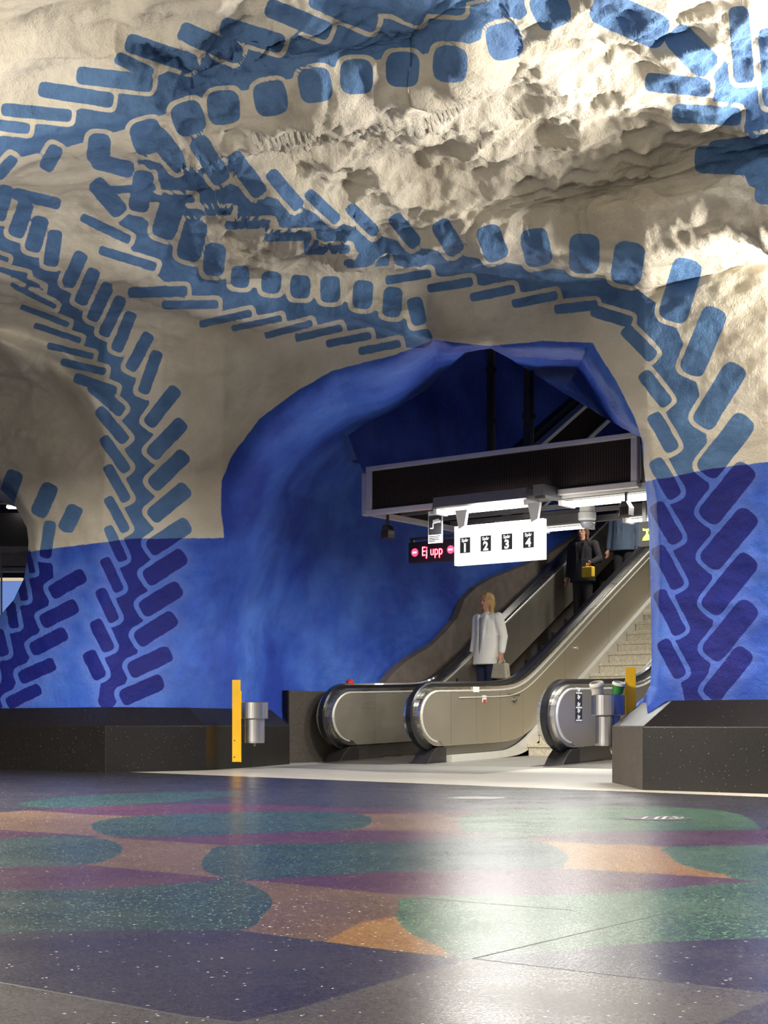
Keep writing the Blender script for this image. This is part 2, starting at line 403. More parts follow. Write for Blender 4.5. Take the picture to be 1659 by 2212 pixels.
def vines():
    """painted leafy stems: spine keypoints with (x, y, half width of stem, spacing, right leaf len/halfwidth/angle, left leaf ...)"""
    V = []
    V.append([(232,1512,20,62, 100,20,50, 60,20,45),(262,1410,34,66, 100,22,48, 75,22,38),(280,1300,36,66, 100,22,50, 80,22,32),
              (296,1165,36,66, 105,23,50, 85,18,30),(300,1050,36,66, 105,24,46, 92,19,32),(297,950,36,64, 105,24,45, 95,17,36),(288,865,34,56, 100,20,42, 95,15,45),
              (250,795,34,44, 90,17,60, 100,13,40),(200,735,34,42, 95,20,65, 105,15,35),(150,670,34,48, 85,20,60, 115,17,30),(105,605,34,50, 80,20,58, 100,16,25),
              (40,555,32,52, 80,22,70, 90,16,25),(-40,480,30,52, 80,22,60, 90,16,25)])
    V.append([(1500,1515,20,88, 130,30,40, 75,18,28),(1498,1400,42,100, 150,31,40, 105,22,26),(1496,1300,44,98, 150,31,40, 105,22,26),(1493,1200,44,98, 150,32,42, 100,20,28),
              (1490,1100,44,100, 150,32,40, 95,20,28),(1486,1000,44,104, 155,34,40, 95,17,26),(1478,900,44,108, 155,36,36, 90,20,24),
              (1452,800,44,110, 155,35,38, 90,24,22),(1415,705,42,100, 140,34,50, 95,24,25),(1350,650,36,92, 95,34,85, 90,14,22),(1230,617,32,92, 85,33,75, 100,11,20),
              (1050,590,28,92, 80,26,60, 100,11,20),(900,560,26,90, 85,17,35, 100,10,20),(760,515,24,88, 90,12,22, 100,10,20),(620,468,28,88, 105,16,32, 105,11,20),
              (500,432,32,88, 115,22,40, 110,14,18),(400,398,32,90, 110,22,38, 110,14,18),(300,372,30,90, 90,20,35, 110,13,18)])
    V.append([(1190,-90,60,105, 170,40,40, 95,42,70),(1090,5,50,105, 160,34,30, 78,38,75),(980,62,46,104, 160,26,32, 76,38,80),(850,80,44,102, 160,25,32, 74,36,82),(700,104,44,100, 150,24,32, 72,36,82),
              (560,145,44,98, 140,22,34, 72,36,84),(420,172,42,96, 160,26,34, 72,35,84),(290,232,40,95, 170,30,30, 74,34,84),(140,284,34,95, 150,20,24, 60,18,50),(0,322,26,95, 130,14,20, 60,12,30)])
    V.append([(912,730,22,62, 60,15,50, 80,10,22),(880,722,30,66, 66,20,80, 92,13,26),(740,685,34,66, 62,22,80, 105,14,25),(620,668,32,66, 48,22,85, 110,12,22),(500,645,32,72, 48,20,80, 120,14,24),
              (400,600,36,78, 90,26,65, 130,17,27),(330,540,36,78, 95,28,60, 130,18,22),(270,470,28,78, 90,22,50, 110,18,25)])
    V.append([(-12,1520,18,62, 80,15,38, 50,14,35),(30,1430,28,64, 85,16,42, 60,18,35),(70,1320,30,64, 88,17,44, 62,16,28),(88,1260,28,64, 85,17,44, 56,14,25),(94,1222,20,64, 70,15,40, 50,12,20)])
    V.append([(1900,400,48,92, 170,42,55, 150,26,45),(1760,320,50,92, 175,42,52, 150,26,40),(1660,262,50,90, 175,42,48, 150,25,36),(1590,205,48,86, 170,38,42, 150,23,36),(1535,150,34,80, 150,36,36, 140,22,40)])
    leaves = []; stems = []
    for K in V:
        K = np.array(K, float); seg = np.hypot(*np.diff(K[:, :2], axis=0).T); cum = np.concatenate([[0], np.cumsum(seg)])
        def at(q): return [np.interp(q, cum, K[:, c]) for c in range(K.shape[1])]
        Q = np.arange(0, cum[-1], 12.0)
        stems.append([(at(q)[0], at(q)[1], at(q)[2]) for q in Q])
        for side in (0, 1):
            q = 14.0 if side == 0 else 14.0 + .5 * K[0, 3]
            while q < cum[-1]:
                a = at(q); b = at(min(q + 14, cum[-1])); c = at(max(q - 14, 0))
                tx, ty = b[0] - c[0], b[1] - c[1]; l = math.hypot(tx, ty); tx /= l; ty /= l
                Ln, hw, an = (a[4:7] if side == 0 else a[7:10]); an = math.radians(an)
                nx, ny = (-ty, tx) if side == 0 else (ty, -tx)
                dx, dy = tx * math.cos(an) + nx * math.sin(an), ty * math.cos(an) + ny * math.sin(an)
                hw = min(hw, (a[3] * math.sin(an) - 11) / 2)
                off = 16 + hw * .9
                x0, y0 = a[0] + nx * off + dx * hw * .6, a[1] + ny * off + dy * hw * .6
                Lc = max(Ln - 2 * hw, 4)
                leaves.append((x0, y0, x0 + dx * Lc, y0 + dy * Lc, hw))
                q += a[3]
        q = cum[-1]; a = at(q); b = at(q - 14); tx, ty = a[0] - b[0], a[1] - b[1]; l = math.hypot(tx, ty)
        leaves.append((a[0] + tx / l * 30, a[1] + ty / l * 30, a[0] + tx / l * 85, a[1] + ty / l * 85, a[5] * .9))
    leaves += [(1315,22,1405,62,38),(755,-8,900,0,34),(40,420,118,438,13),(262,128,318,155,14),(1655,418,1720,430,24),(1530,345,1700,352,30),
               (28,1035,16,1072,19),(104,1062,88,1098,19),(158,1108,146,1132,18)]
    return leaves, stems
def leaf_field(px, py):
    leaves, stems = vines(); shp = px.shape; X = px.ravel(); Y = py.ravel()
    dl = np.full(X.shape, 60.0)
    for x0, y0, x1, y1, hw in leaves:
        m = np.nonzero((X > min(x0, x1) - 90) & (X < max(x0, x1) + 90) & (Y > min(y0, y1) - 90) & (Y < max(y0, y1) + 90))[0]
        if not len(m): continue
        ex, ey = x1 - x0, y1 - y0; Ls = math.hypot(ex, ey); ex /= Ls; ey /= Ls
        wx, wy = X[m] - (x0 + x1) / 2, Y[m] - (y0 + y1) / 2
        u = np.abs(wx * ex + wy * ey) - Ls / 2; v = np.abs(-wx * ey + wy * ex)
        # softly squared-off tongue
        p = 3.3
        uu = np.maximum(u, 0)
        d = (uu ** p + v ** p) ** (1 / p) - hw
        dl[m] = np.minimum(dl[m], d)
    ds = np.full(X.shape, 60.0)
    for S in stems:
        S = np.array(S)
        m = np.nonzero((X > S[:, 0].min() - 110) & (X < S[:, 0].max() + 110) & (Y > S[:, 1].min() - 110) & (Y < S[:, 1].max() + 110))[0]
        if not len(m): continue
        best = np.full(m.shape, 1e9)
        for (x0, y0, w0), (x1, y1, w1) in zip(S[:-1], S[1:]):
            ex, ey = x1 - x0, y1 - y0
            t = np.clip(((X[m] - x0) * ex + (Y[m] - y0) * ey) / (ex * ex + ey * ey), 0, 1)
            d = np.hypot(X[m] - x0 - ex * t, Y[m] - y0 - ey * t) - (w0 + (w1 - w0) * t)
            best = np.minimum(best, d)
        ds[m] = np.minimum(ds[m], best)
    st = np.maximum(ds, 9.5 - dl)
    return np.minimum(dl, st).reshape(shp)

def build_vault():
    xs = np.concatenate([np.arange(-2600, -600, 100), np.arange(-600, -24, 8), np.arange(-24, 1684, 4.0), np.arange(1684, 2300, 28), np.arange(2300, 4300, 100)])
    ys = np.concatenate([np.arange(-1300, -400, 60), np.arange(-400, -24, 16), np.arange(-24, 1612, 4.0)])
    px, py = np.meshgrid(xs, ys)
    H = np.minimum(sd_poly(px, py, HOLE), sd_poly(px, py, LOPEN))
    gy, gx = np.gradient(H, ys, xs); gl = np.hypot(gx, gy) + 1e-6; gx /= gl; gy /= gl
    cell = np.full(px.shape, 2.9)
    near = np.abs(H) < cell
    keepv = (H > -cell)
    px2 = np.where(near, px - H * gx, px); py2 = np.where(near, py - H * gy, py)
    Dp = depth(px2, py2)
    Xw = (px2 - CX) / F * Dp; Zw = CH + (HY - py2) / F * Dp
    P = np.stack([Xw, Dp, Zw], -1)
    # normals facing the camera
    du = np.gradient(P, axis=1); dv = np.gradient(P, axis=0)
    n = np.cross(dv, du); n /= (np.linalg.norm(n, axis=-1, keepdims=True) + 1e-9)
    flip = (n * P).sum(-1) > 0; n[flip] *= -1
    Pf = P.reshape(-1, 3)
    c = np.array(N); dd = np.array(D)
    A = np.stack([Pf @ c * .55, Pf @ dd, Pf[:, 2] * 1.0], -1)
    rough = smooth(230, 420, px2 + (py2 - 300) * -.3) * smooth(-60, 160, py2 + px2 * .12) * (1 - smooth(500, 600, py2 - 30 * np.sin(px2 / 300)))
    rough = np.maximum(rough, .55 * smooth(420, 470, px2) * (1 - smooth(640, 700, px2)) * (1 - smooth(60, 240, py2)))
    rough = np.maximum(rough, .45 * (1 - smooth(60, 190, px2)) * smooth(730, 800, py2) * (1 - smooth(950, 1050, py2)))
    rough = np.maximum(rough, .28 * (1 - smooth(640, 760, py2)))
    rough = np.maximum(rough, .10)
    r = rough.ravel()
    amp0 = (.05 + .10 * (1 - smooth(560, 900, py2)) * (1 - .6 * smooth(450, 650, px2))).ravel()
    disp = amp0 * fbm(A * .75 + 3, 3)
    disp = disp + r * (.13 * ridged(A * 1.9 + 9, 4, .50) + .045 * fbm(A * 1.0 + 40, 2) + .04 * fbm(A * 5.5, 3))
    disp = disp + .010 * fbm(A * 7 + 5, 3)
    fade = np.clip(smooth(0, 30, H) * .85 + .15, 0, 1).ravel()
    seam = smooth(0, 60, sd_poly(px2, py2, [(560,985),(800,985),(800,1120),(560,1120)]).ravel()) * .0 + 1
    fade = fade * (1 - .92 * smooth(1440, 1520, py2)).ravel()
    Pf = Pf + n.reshape(-1, 3) * (disp * fade)[:, None]
    qx = (CX + F * Pf[:, 0] / Pf[:, 1]).reshape(px2.shape); qy = (HY - F * (Pf[:, 2] - CH) / Pf[:, 1]).reshape(px2.shape)
    leaf = leaf_field(qx, qy).ravel(); zone = -sd_poly(qx, qy, ZONE).ravel()
    nx, ny = len(xs), len(ys)
    idx = np.arange(nx * ny).reshape(ny, nx)
    kv = keepv
    fm = kv[:-1, :-1] & kv[1:, :-1] & kv[:-1, 1:] & kv[1:, 1:]
    nonall = ~(near[:-1, :-1] & near[1:, :-1] & near[:-1, 1:] & near[1:, 1:])
    fm &= nonall
    q = np.stack([idx[:-1, :-1][fm], idx[1:, :-1][fm], idx[1:, 1:][fm], idx[:-1, 1:][fm]], -1)
    used = np.unique(q); remap = -np.ones(nx * ny, int); remap[used] = np.arange(len(used)); q = remap[q]
    V = Pf[used]; leaf = leaf[used]; zone = zone[used]; rr = r[used]; pxu = px2.ravel()[used]; pyu = py2.ravel()[used]; Hh = np.abs(H.ravel()[used])
    # thickness: the free edges are carried back into the rock
    e = np.concatenate([q[:, [0, 1]], q[:, [1, 2]], q[:, [2, 3]], q[:, [3, 0]]]); es = np.sort(e, 1)
    key = es[:, 0] * 10 ** 7 + es[:, 1]; u, first, cnt = np.unique(key, return_index=True, return_counts=True)
    be = e[first[cnt == 1]]
    mx, my = pxu[be].mean(1), pyu[be].mean(1)
    ok = (Hh[be].max(1) < 6) & (((my < 928) & (mx > 690)) | (mx > 1350) | (mx < 70)) & (my < 1560) & (mx > -580) & (mx < 1500)
    be = be[ok]; bv = np.unique(be); m2 = {int(a): i + len(V) for i, a in enumerate(bv)}
    off = np.where((pxu[bv] < 80)[:, None], np.array([[-.15, 1.6, 0]]), np.where((pyu[bv] < 945)[:, None], np.where((pxu[bv] < 960)[:, None], np.array([[-.12, .9, .5]]), np.array([[.3, .9, .42]])), np.array([[.60, 1.7, 0]])))
    V = np.concatenate([V, V[bv] + off]); leaf = np.concatenate([leaf, np.full(len(bv), 60.)]); zone = np.concatenate([zone, zone[bv]]); rr = np.concatenate([rr, rr[bv]])
    q2 = np.array([[a, b, m2[int(b)], m2[int(a)]] for a, b in be])[:, ::-1]
    q = np.concatenate([q, q2])
    me = bpy.data.meshes.new('vault')
    me.vertices.add(len(V)); me.vertices.foreach_set('co', V.astype(np.float32).ravel())
    me.loops.add(len(q) * 4); me.loops.foreach_set('vertex_index', q.astype(np.int32).ravel())
    me.polygons.add(len(q)); me.polygons.foreach_set('loop_start', np.arange(0, len(q) * 4, 4, dtype=np.int32))
    me.polygons.foreach_set('use_smooth', np.ones(len(q), bool))
    me.update(calc_edges=True)
    for nm, arr in (('leaf', leaf), ('zone', zone), ('rough', rr)):
        at = me.attributes.new(nm, 'FLOAT', 'POINT'); at.data.foreach_set('value', arr.astype(np.float32))
    me.validate()
    o = link('wall_front', me, ROCK); tag(o, kind='structure')
build_vault()

# passage beyond the arch: left wall and vault over the incline, swept along the escalators
def build_passage():
    S = np.arange(-1.2, 19, .12); V = []
    T_ = np.concatenate([np.linspace(0, .5, 40), np.linspace(.51, 1, 60)])
    rows = []
    for s in S:
        rise = .577 * max(0, s - .6)
        zw = 4.2 + rise; row = []
        for t in T_:
            if t <= .5:
                n_, z_ = -1.93, (t / .5) * zw
            else:
                a = (t - .5) / .5 * math.pi
                n_, z_ = 2.0 - 3.93 * math.cos(a), zw + 1.5 * math.sin(a)
            row.append(O + D * s + N * n_ + Vector((0, 0, z_)))
        rows.append(row)
    P = np.array([[tuple(v) for v in r] for r in rows])
    du = np.gradient(P, axis=1); dv = np.gradient(P, axis=0); n = np.cross(du, dv); n /= np.linalg.norm(n, axis=-1, keepdims=True) + 1e-9
    Pf = P.reshape(-1, 3); nn = n.reshape(-1, 3)
    mid = np.array(O + N * 2 + D * 6 + Vector((0, 0, 4)))
    fl = ((mid - Pf) * nn).sum(-1) < 0; nn[fl] *= -1
    dsp = .16 * fbm(Pf * .8, 4) + .02 * fbm(Pf * 4, 3)
    Pf = Pf + nn * dsp[:, None] * 1.0
    Pf = Pf - nn * .02
    ny, nx = P.shape[:2]; idx = np.arange(nx * ny).reshape(ny, nx)
    q = np.stack([idx[:-1, :-1], idx[1:, :-1], idx[1:, 1:], idx[:-1, 1:]], -1).reshape(-1, 4)
    me = bpy.data.meshes.new('passage'); me.from_pydata(Pf.tolist(), [], q.tolist()); me.update()
    o = link('wall_passage', me, TUN, smooth=True); tag(o, kind='structure')
    # closing wall at the top of the incline
    mb = MB(); mb.obox(L2W(19, 2, 8), D * .05, N * 5, Vector((0, 0, 9)))
    tag(mb.build('wall_back', PLAST), kind='structure')
build_passage()
# brown plastered lower wall beside the escalator, its top edge wavering where the blue paint begins
BROWN = [(826,1482),(850,1455),(880,1430),(930,1400),(960,1370),(985,1340),(1000,1300),(1025,1275),(1060,1255),(1120,1232),(1180,1205),(1265,1150),(1330,1085),(1420,1000)]
def wallpt(px, py, off):
    k = (px - CX) / F; p0 = O + N * off; s = (k * p0.y - p0.x) / (D.x - D.y * k); Y = p0.y + D.y * s
    return s, CH + (HY - py) / F * Y
pts = []
for a, b in zip(BROWN[:-1], BROWN[1:]):
    for i in range(6): pts.append((a[0] + (b[0] - a[0]) * i / 6, a[1] + (b[1] - a[1]) * i / 6 - 6))
top = [wallpt(x, y, -1.63) for x, y in pts]
mb = MB(); e_ = empty('wall_left', O, ROT)
poly = [(top[0][0] - .3, 0.0)] + [(top[0][0] - .3, top[0][1] - .02)] + top + [(top[-1][0] + 6, top[-1][1] + 4.5), (top[-1][0] + 6, 0)]
n_ = len(poly)
mb.add([(s, 1.60, z) for s, z in poly] + [(s, 1.85, z) for s, z in poly], [])
tri = delaunay_2d_cdt([Vector(p) for p in poly], [], [list(range(n_))], 1, 1e-6)
mb2 = MB(); 
fs = [f for f in tri[2]]
mb.f += [tuple(f) for f in fs] + [tuple(i + n_ for i in f[::-1]) for f in fs] + [(i, (i + 1) % n_, n_ + (i + 1) % n_, n_ + i) for i in range(n_)]
o = mb.build('wall_left', PLAST); o.location = O; o.rotation_euler = (0, 0, ROT); tag(o, kind='structure')
bpy.data.objects.remove(e_)

# ------------------------------------------------------------------ hall shell out of view
mb = MB(); mb.box(-13, 13, -9.5, 5.2, 4.78, 5.1); tag(mb.build('ceiling', WHITE), kind='structure')
mb = MB(); mb.box(-13, 13, -9.7, -9.4, -.1, 5.1); tag(mb.build('wall_rear', WHITE), kind='structure')

# ------------------------------------------------------------------ floor
def cr(poly, closed=True, ang=50):
    """round the traced outline except at its sharp tips"""
    out = []; n = len(poly)
    def sharp(i):
        a, b, c = poly[i-1], poly[i], poly[(i+1) % n]
        v1 = (b[0]-a[0], (b[1]-a[1])*3); v2 = (c[0]-b[0], (c[1]-b[1])*3)
        t = abs(math.atan2(v1[0]*v2[1]-v1[1]*v2[0], v1[0]*v2[0]+v1[1]*v2[1]))
        return t > math.radians(95)
    for i in range(n):
        p0, p1, p2, p3 = poly[i-1], poly[i], poly[(i+1) % n], poly[(i+2) % n]
        if sharp(i): p0 = (2*p1[0]-p2[0], 2*p1[1]-p2[1])
        if sharp((i+1) % n): p3 = (2*p2[0]-p1[0], 2*p2[1]-p1[1])
        for k in range(5):
            t = k/5
            out.append(tuple(.5*((2*p1[j])+(-p0[j]+p2[j])*t+(2*p0[j]-5*p1[j]+4*p2[j]-p3[j])*t*t+(-p0[j]+3*p1[j]-3*p2[j]+p3[j])*t**3) for j in (0, 1)))
    return out
REG = [
 ('tan', [(-900,1757),(0,1755),(65,1750),(200,1760),(420,1765),(420,1812),(230,1811),(0,1796),(-900,1790)], 0),
 ('tan', [(740,1800),(740,1752),(1000,1754),(1080,1760),(1080,1803),(830,1796)], 0),
 ('purple', [(65,1750),(300,1738),(560,1738),(830,1748),(1020,1750),(1000,1757),(800,1758),(400,1764),(200,1759)], 1),
 ('tan', [(225,1807),(500,1825),(640,1830),(640,1890),(510,1900),(175,1870),(120,1850),(150,1812)], 0),
 ('orange', [(1130,1810),(1190,1816),(1445,1829),(1600,1832),(1600,1900),(1659,1903),(1210,1877),(1120,1876)], 0),
 ('purple', [(230,1809),(350,1807),(640,1794),(830,1793),(1100,1806),(1250,1800),(1659,1792),(2200,1788),(2200,1840),(1659,1829),(1295,1824),(1130,1812),(1000,1813),(830,1820),(500,1827),(400,1820)], 0),
 ('purple', [(-600,1792),(0,1792),(120,1800),(230,1808),(100,1809),(0,1818),(-600,1818)], 0),
 ('purple', [(-900,1866),(0,1868),(175,1867),(350,1884),(510,1900),(620,1896),(830,1884),(1200,1875),(1400,1886),(1663,1903),(1280,1932),(900,1938),(820,1932),(575,1906),(510,1902),(400,1912),(200,1923),(0,1923),(-900,1930)], 0),
 ('tan', [(505,1901),(575,1904),(830,1930),(1000,1937),(1000,2060),(830,2052),(515,2010),(440,1990),(440,1920)], 0),
 ('orange', [(700,2034),(780,1992),(880,1975),(1018,2071),(860,2055)], 0),
 ('teal', [(30,1738),(110,1724),(300,1713),(500,1709),(525,1716),(420,1728),(250,1740),(110,1746)], 1),
 ('teal', [(197,1785),(230,1770),(350,1760),(600,1753),(740,1755),(795,1764),(802,1775),(785,1787),(750,1792),(640,1797),(350,1808),(240,1806)], 1),
 ('green', [(990,1775),(1005,1762),(1100,1751),(1300,1743),(1500,1746),(1600,1760),(1640,1787),(1600,1793),(1300,1795),(1130,1807),(1080,1805),(1005,1793)], 1),
 ('teal', [(-900,1825),(-100,1818),(0,1812),(100,1806),(180,1807),(240,1816),(264,1830),(262,1842),(230,1858),(175,1868),(0,1873),(-900,1875)], 1),
 ('teal', [(500,1826),(830,1818),(1090,1808),(1180,1822),(1226,1848),(1218,1866),(1180,1876),(830,1884),(600,1897),(510,1901),(450,1885),(435,1866),(450,1844)], 1),
 ('green', [(1445,1830),(1659,1826),(2200,1822),(2200,1895),(1661,1903),(1560,1888),(1480,1870),(1446,1848)], 1),
 ('teal', [(-1200,1930),(0,1922),(200,1921),(450,1903),(512,1901),(572,1927),(588,1950),(568,1976),(512,2010),(250,2009),(0,2015),(-1200,2030)], 1),
 ('green', [(900,1937),(1280,1931),(1661,1903),(2400,1890),(2400,2020),(1659,2027),(1330,2042),(1020,2072),(950,2045),(885,2015),(858,1985),(862,1962)], 1),
 ('violet', [(-1600,2035),(0,2015),(250,2009),(515,2010),(830,2051),(1018,2072),(830,2121),(640,2180),(510,2208),(400,2195),(200,2158),(0,2122),(-1600,2040)], 0),
 ('violet', [(1018,2071),(1330,2042),(1659,2027),(2600,2010),(2600,2280),(1659,2146),(1380,2116)], 0),
 ('grey', [(-2500,2100),(-900,2060),(0,2122),(200,2158),(400,2195),(510,2208),(640,2180),(830,2121),(1018,2072),(1380,2116),(1659,2146),(2600,2280),(3600,2700),(3600,4000),(-2500,4000)], 0),
 ('joint', [(1020,2070),(1440,1971.5),(1440,1973),(1020,2072.5)], 0),
 ('joint', [(900,1939),(1240,1966),(1240,1967.2),(900,1940.2)], 0),
 ('joint', [(1018,2071),(1030,2071),(1659,2145.5),(1659,2147.5)], 0),
 ('joint', [(0,2121),(200,2157),(400,2194),(510,2207),(510,2209),(400,2196),(200,2159),(0,2123)], 0),
 ('violet', [(1500,2235),(1600,2185),(1700,2145),(2200,2050),(3000,2300),(1900,2600)], 0),
]
def build_floor():
    verts = []; faces = []; mats = []; names = list(T)
    def addp(poly, m):
        b = len(verts); verts.extend(Vector(p).to_2d() for p in (poly if sum(poly[i-1][0]*poly[i][1]-poly[i][0]*poly[i-1][1] for i in range(len(poly))) > 0 else poly[::-1])); faces.append(list(range(b, b + len(poly)))); mats.append(names.index(m))
    addp([(-16, -9), (16, -9), (16, 27), (-16, 27)], 'slate')
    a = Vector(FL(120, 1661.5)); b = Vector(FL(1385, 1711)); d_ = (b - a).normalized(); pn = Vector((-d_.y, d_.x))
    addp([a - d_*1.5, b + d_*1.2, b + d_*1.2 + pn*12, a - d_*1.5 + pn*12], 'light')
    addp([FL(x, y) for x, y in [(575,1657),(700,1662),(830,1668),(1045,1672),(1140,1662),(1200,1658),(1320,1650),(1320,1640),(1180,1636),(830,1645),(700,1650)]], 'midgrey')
    for m, poly, rd in REG:
        p = cr(poly) if rd else poly
        addp([FL(x, max(y, 1640)) for x, y in p], m)
    r = delaunay_2d_cdt(verts, [], faces, 1, 1e-5)
    vv, ff, orig = r[0], r[2], r[5]
    me = bpy.data.meshes.new('floor'); me.from_pydata([(v.x, v.y, 0) for v in vv], [], [tuple(f) for f in ff])
    for n in names: me.materials.append(T[n])
    me.polygons.foreach_set('material_index', [mats[max(o)] if o else 0 for o in orig])
    bm = bmesh.new(); bm.from_mesh(me)
    for f in bm.faces:
        if f.normal.z < 0: f.normal_flip()
    bm.to_mesh(me); bm.free(); me.update()
    o = link('floor', me); tag(o, kind='structure')
build_floor()
# raised landing in front of the stairs
def TILT(s): return .028 * min(max(s, 0), 2.4)
mb = MB(); mb.sprism([(.0, .001), (2.5, .001), (2.5, .068), (.02, .004)], -1.70, -.20)
o = mb.build('trim_1', T['midgrey']); o.location = O; o.rotation_euler = (0, 0, ROT); tag(o, kind='structure')

# ------------------------------------------------------------------ stone bases of the rock
def stone_base(name, path, mat, back=.42, z1=.47, z2=.665, ch=.24, mats=None):
    """path runs left to right seen from the hall; the chamfer leans back into the rock"""
    pts = [Vector(p) for p in path]; off = []
    for i, p in enumerate(pts):
        d1 = (pts[i] - pts[max(i-1, 0)]) if i else (pts[1] - pts[0]); d2 = (pts[min(i+1, len(pts)-1)] - pts[i]) if i < len(pts)-1 else d1
        n1 = Vector((-d1.y, d1.x)).normalized(); n2 = Vector((-d2.y, d2.x)).normalized(); nn = (n1 + n2).normalized()
        off.append(nn / max(.35, nn.dot(n1)))
    rows = []
    for lvl, z in ((0, 0.0), (0, z1), (ch, z2), (ch + back, z2), (ch + back, 0.0)):
        rows.append([(p.x + o_.x*lvl, p.y + o_.y*lvl, z) for p, o_ in zip(pts, off)])
    n = len(pts); mb = MB(); vs = [v for r_ in rows for v in r_]; fs = []
    for k in range(4):
        for i in range(n-1): fs.append((k*n+i, k*n+i+1, (k+1)*n+i+1, (k+1)*n+i))
    fs.append(tuple(k*n for k in range(5))[::-1]); fs.append(tuple(k*n+n-1 for k in range(5)))
    mb.add(vs, fs); o = mb.build(name, mat, bevel=.008); tag(o, kind='structure'); return o
LB = [FL(-900,1642), FL(-300,1654), FL(0,1661.5), FL(228,1669), FL(445,1664), FL(545,1657.5), FL(626,1650.5)]
stone_base('baseboard_left', LB, STONE)
# one mitred base round the right pillar: left cheek, then the long front
RB = [FL(1322,1690), FL(1388,1706.5), FL(1659,1715)]; dd_ = (Vector(RB[2]) - Vector(RB[1])).normalized()
RB.append(tuple(Vector(RB[2]) + dd_ * 5))
rb = stone_base('baseboard_right', RB, [STONE, STONE_LIT], back=.5)
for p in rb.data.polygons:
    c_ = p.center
    if c_.x < 2.4 and p.normal.x < -.70: p.material_index = 1  # left cheek: the light on it is put into the colour
# raised plinth beside the escalator with its undercut dark end
mb = MB(); mb.sprism([(-.37, 0), (9, 0), (9, .5), (2.6, .915), (-.37, .915)], 1.60, 1.9)
o = mb.build('baseboard_passage', STONE_LIT, bevel=.006); o.location = O; o.rotation_euler = (0, 0, ROT); tag(o, kind='structure')
mb = MB()
vv = [(-.40, 1.60, 0), (-.40, 1.60, .915), (-.40, 1.84, .915), (-.40, 1.74, .70), (-.40, 1.60, .50)]
mb.add([(x, y, z) for x, y, z in vv] + [(x + .028, y, z) for x, y, z in vv], [(0,1,2,3,4), (9,8,7,6,5), (1,6,7,2), (2,7,8,3), (0,5,6,1)])
o = mb.build('baseboard_end', STONE); o.location = O; o.rotation_euler = (0, 0, ROT); tag(o, kind='structure')

# ------------------------------------------------------------------ escalators
def sp(x, w=.16): 
    t = x / w
    return w * math.log1p(math.exp(t)) if t < 30 else x
INC = .577
EA, EB = .47, .40
def zflat(s): return TILT(s) + INC * sp(s - 2.40)
def upper(s, off):
    if s < EA: return .585 + (EB - off) * math.sqrt(max(0, 1 - ((EA - s) / (EA - off)) ** 2))
    return .985 - off + zflat(s) - zflat(EA)
def lower(s, off, base=.185):
    if s < EA: return .585 - (EB - off) * math.sqrt(max(0, 1 - ((EA - s) / (EA - off)) ** 2))
    return base + off + TILT(s) - TILT(EA) + INC * sp(s - 2.45)
def samples(s0, s1):
    S = []
    if s0 < EA:
        m = min(s1, EA)
        a0 = math.acos(max(-1, min(1, (EA - s0) / EA))); a1 = math.acos((EA - m) / EA)
        S += [EA - EA * math.cos(a0 + (a1 - a0) * i / 16) for i in range(17)]
        s0 = m
    if s1 > s0:
        n = max(2, int((s1 - s0) / .08)); S += [s0 + (s1 - s0) * i / n for i in range(1 if S else 0, n + 1)]
    return S
def strip(mb, s0, s1, zl, zu, y0, y1):
    S = samples(s0, s1); n = len(S)
    vs = []
    for s in S: vs += [(s, y0, zl(s)), (s, y0, zu(s)), (s, y1, zl(s)), (s, y1, zu(s))]
    fs = []
    for i in range(n - 1):
        a, b = i * 4, i * 4 + 4
        fs += [(a, b, b+1, a+1), (a+2, a+3, b+3, b+2), (a+1, b+1, b+3, a+3), (a, a+2, b+2, b)]
    fs += [(0, 1, 3, 2), ((n-1)*4, (n-1)*4+2, (n-1)*4+3, (n-1)*4+1)]
    return mb.add(vs, fs)
SEND = 12.0
def path_loop(off, send=SEND, a0=262):
    P = []
    for i in range(29):
        a = math.radians(a0 - (a0 - 90) * i / 28)
        P.append((EA + (EA - off) * math.cos(a), .585 + (EB - off) * math.sin(a)))
    s = EA
    while s < send:
        s += .08 if s < 4 else .5
        P.append((s, upper(s, off)))
    return P
def sweep(mb, P, hw, th, yc=0, r=.35):
    """belt of half width hw and thickness th swept along the s-z path"""
    prof = [(-hw, -th), (hw, -th), (hw, th*.3), (hw*.72, th), (-hw*.72, th), (-hw, th*.3)]
    m = len(prof); vs = []; fs = []; n = len(P)
    for i, (x, z) in enumerate(P):
        a, b = P[max(i-1, 0)], P[min(i+1, n-1)]
        tx, tz = b[0]-a[0], b[1]-a[1]; l = math.hypot(tx, tz); nx, nz = -tz/l, tx/l
        for (u, v) in prof: vs.append((x + nx*v, yc + u, z + nz*v))
    for i in range(n-1):
        for k in range(m):
            k2 = (k+1) % m; fs.append((i*m+k, i*m+k2, (i+1)*m+k2, (i+1)*m+k))
    fs.append(tuple(range(m))[::-1]); fs.append(tuple((n-1)*m+k for k in range(m)))
    return mb.add(vs, fs)
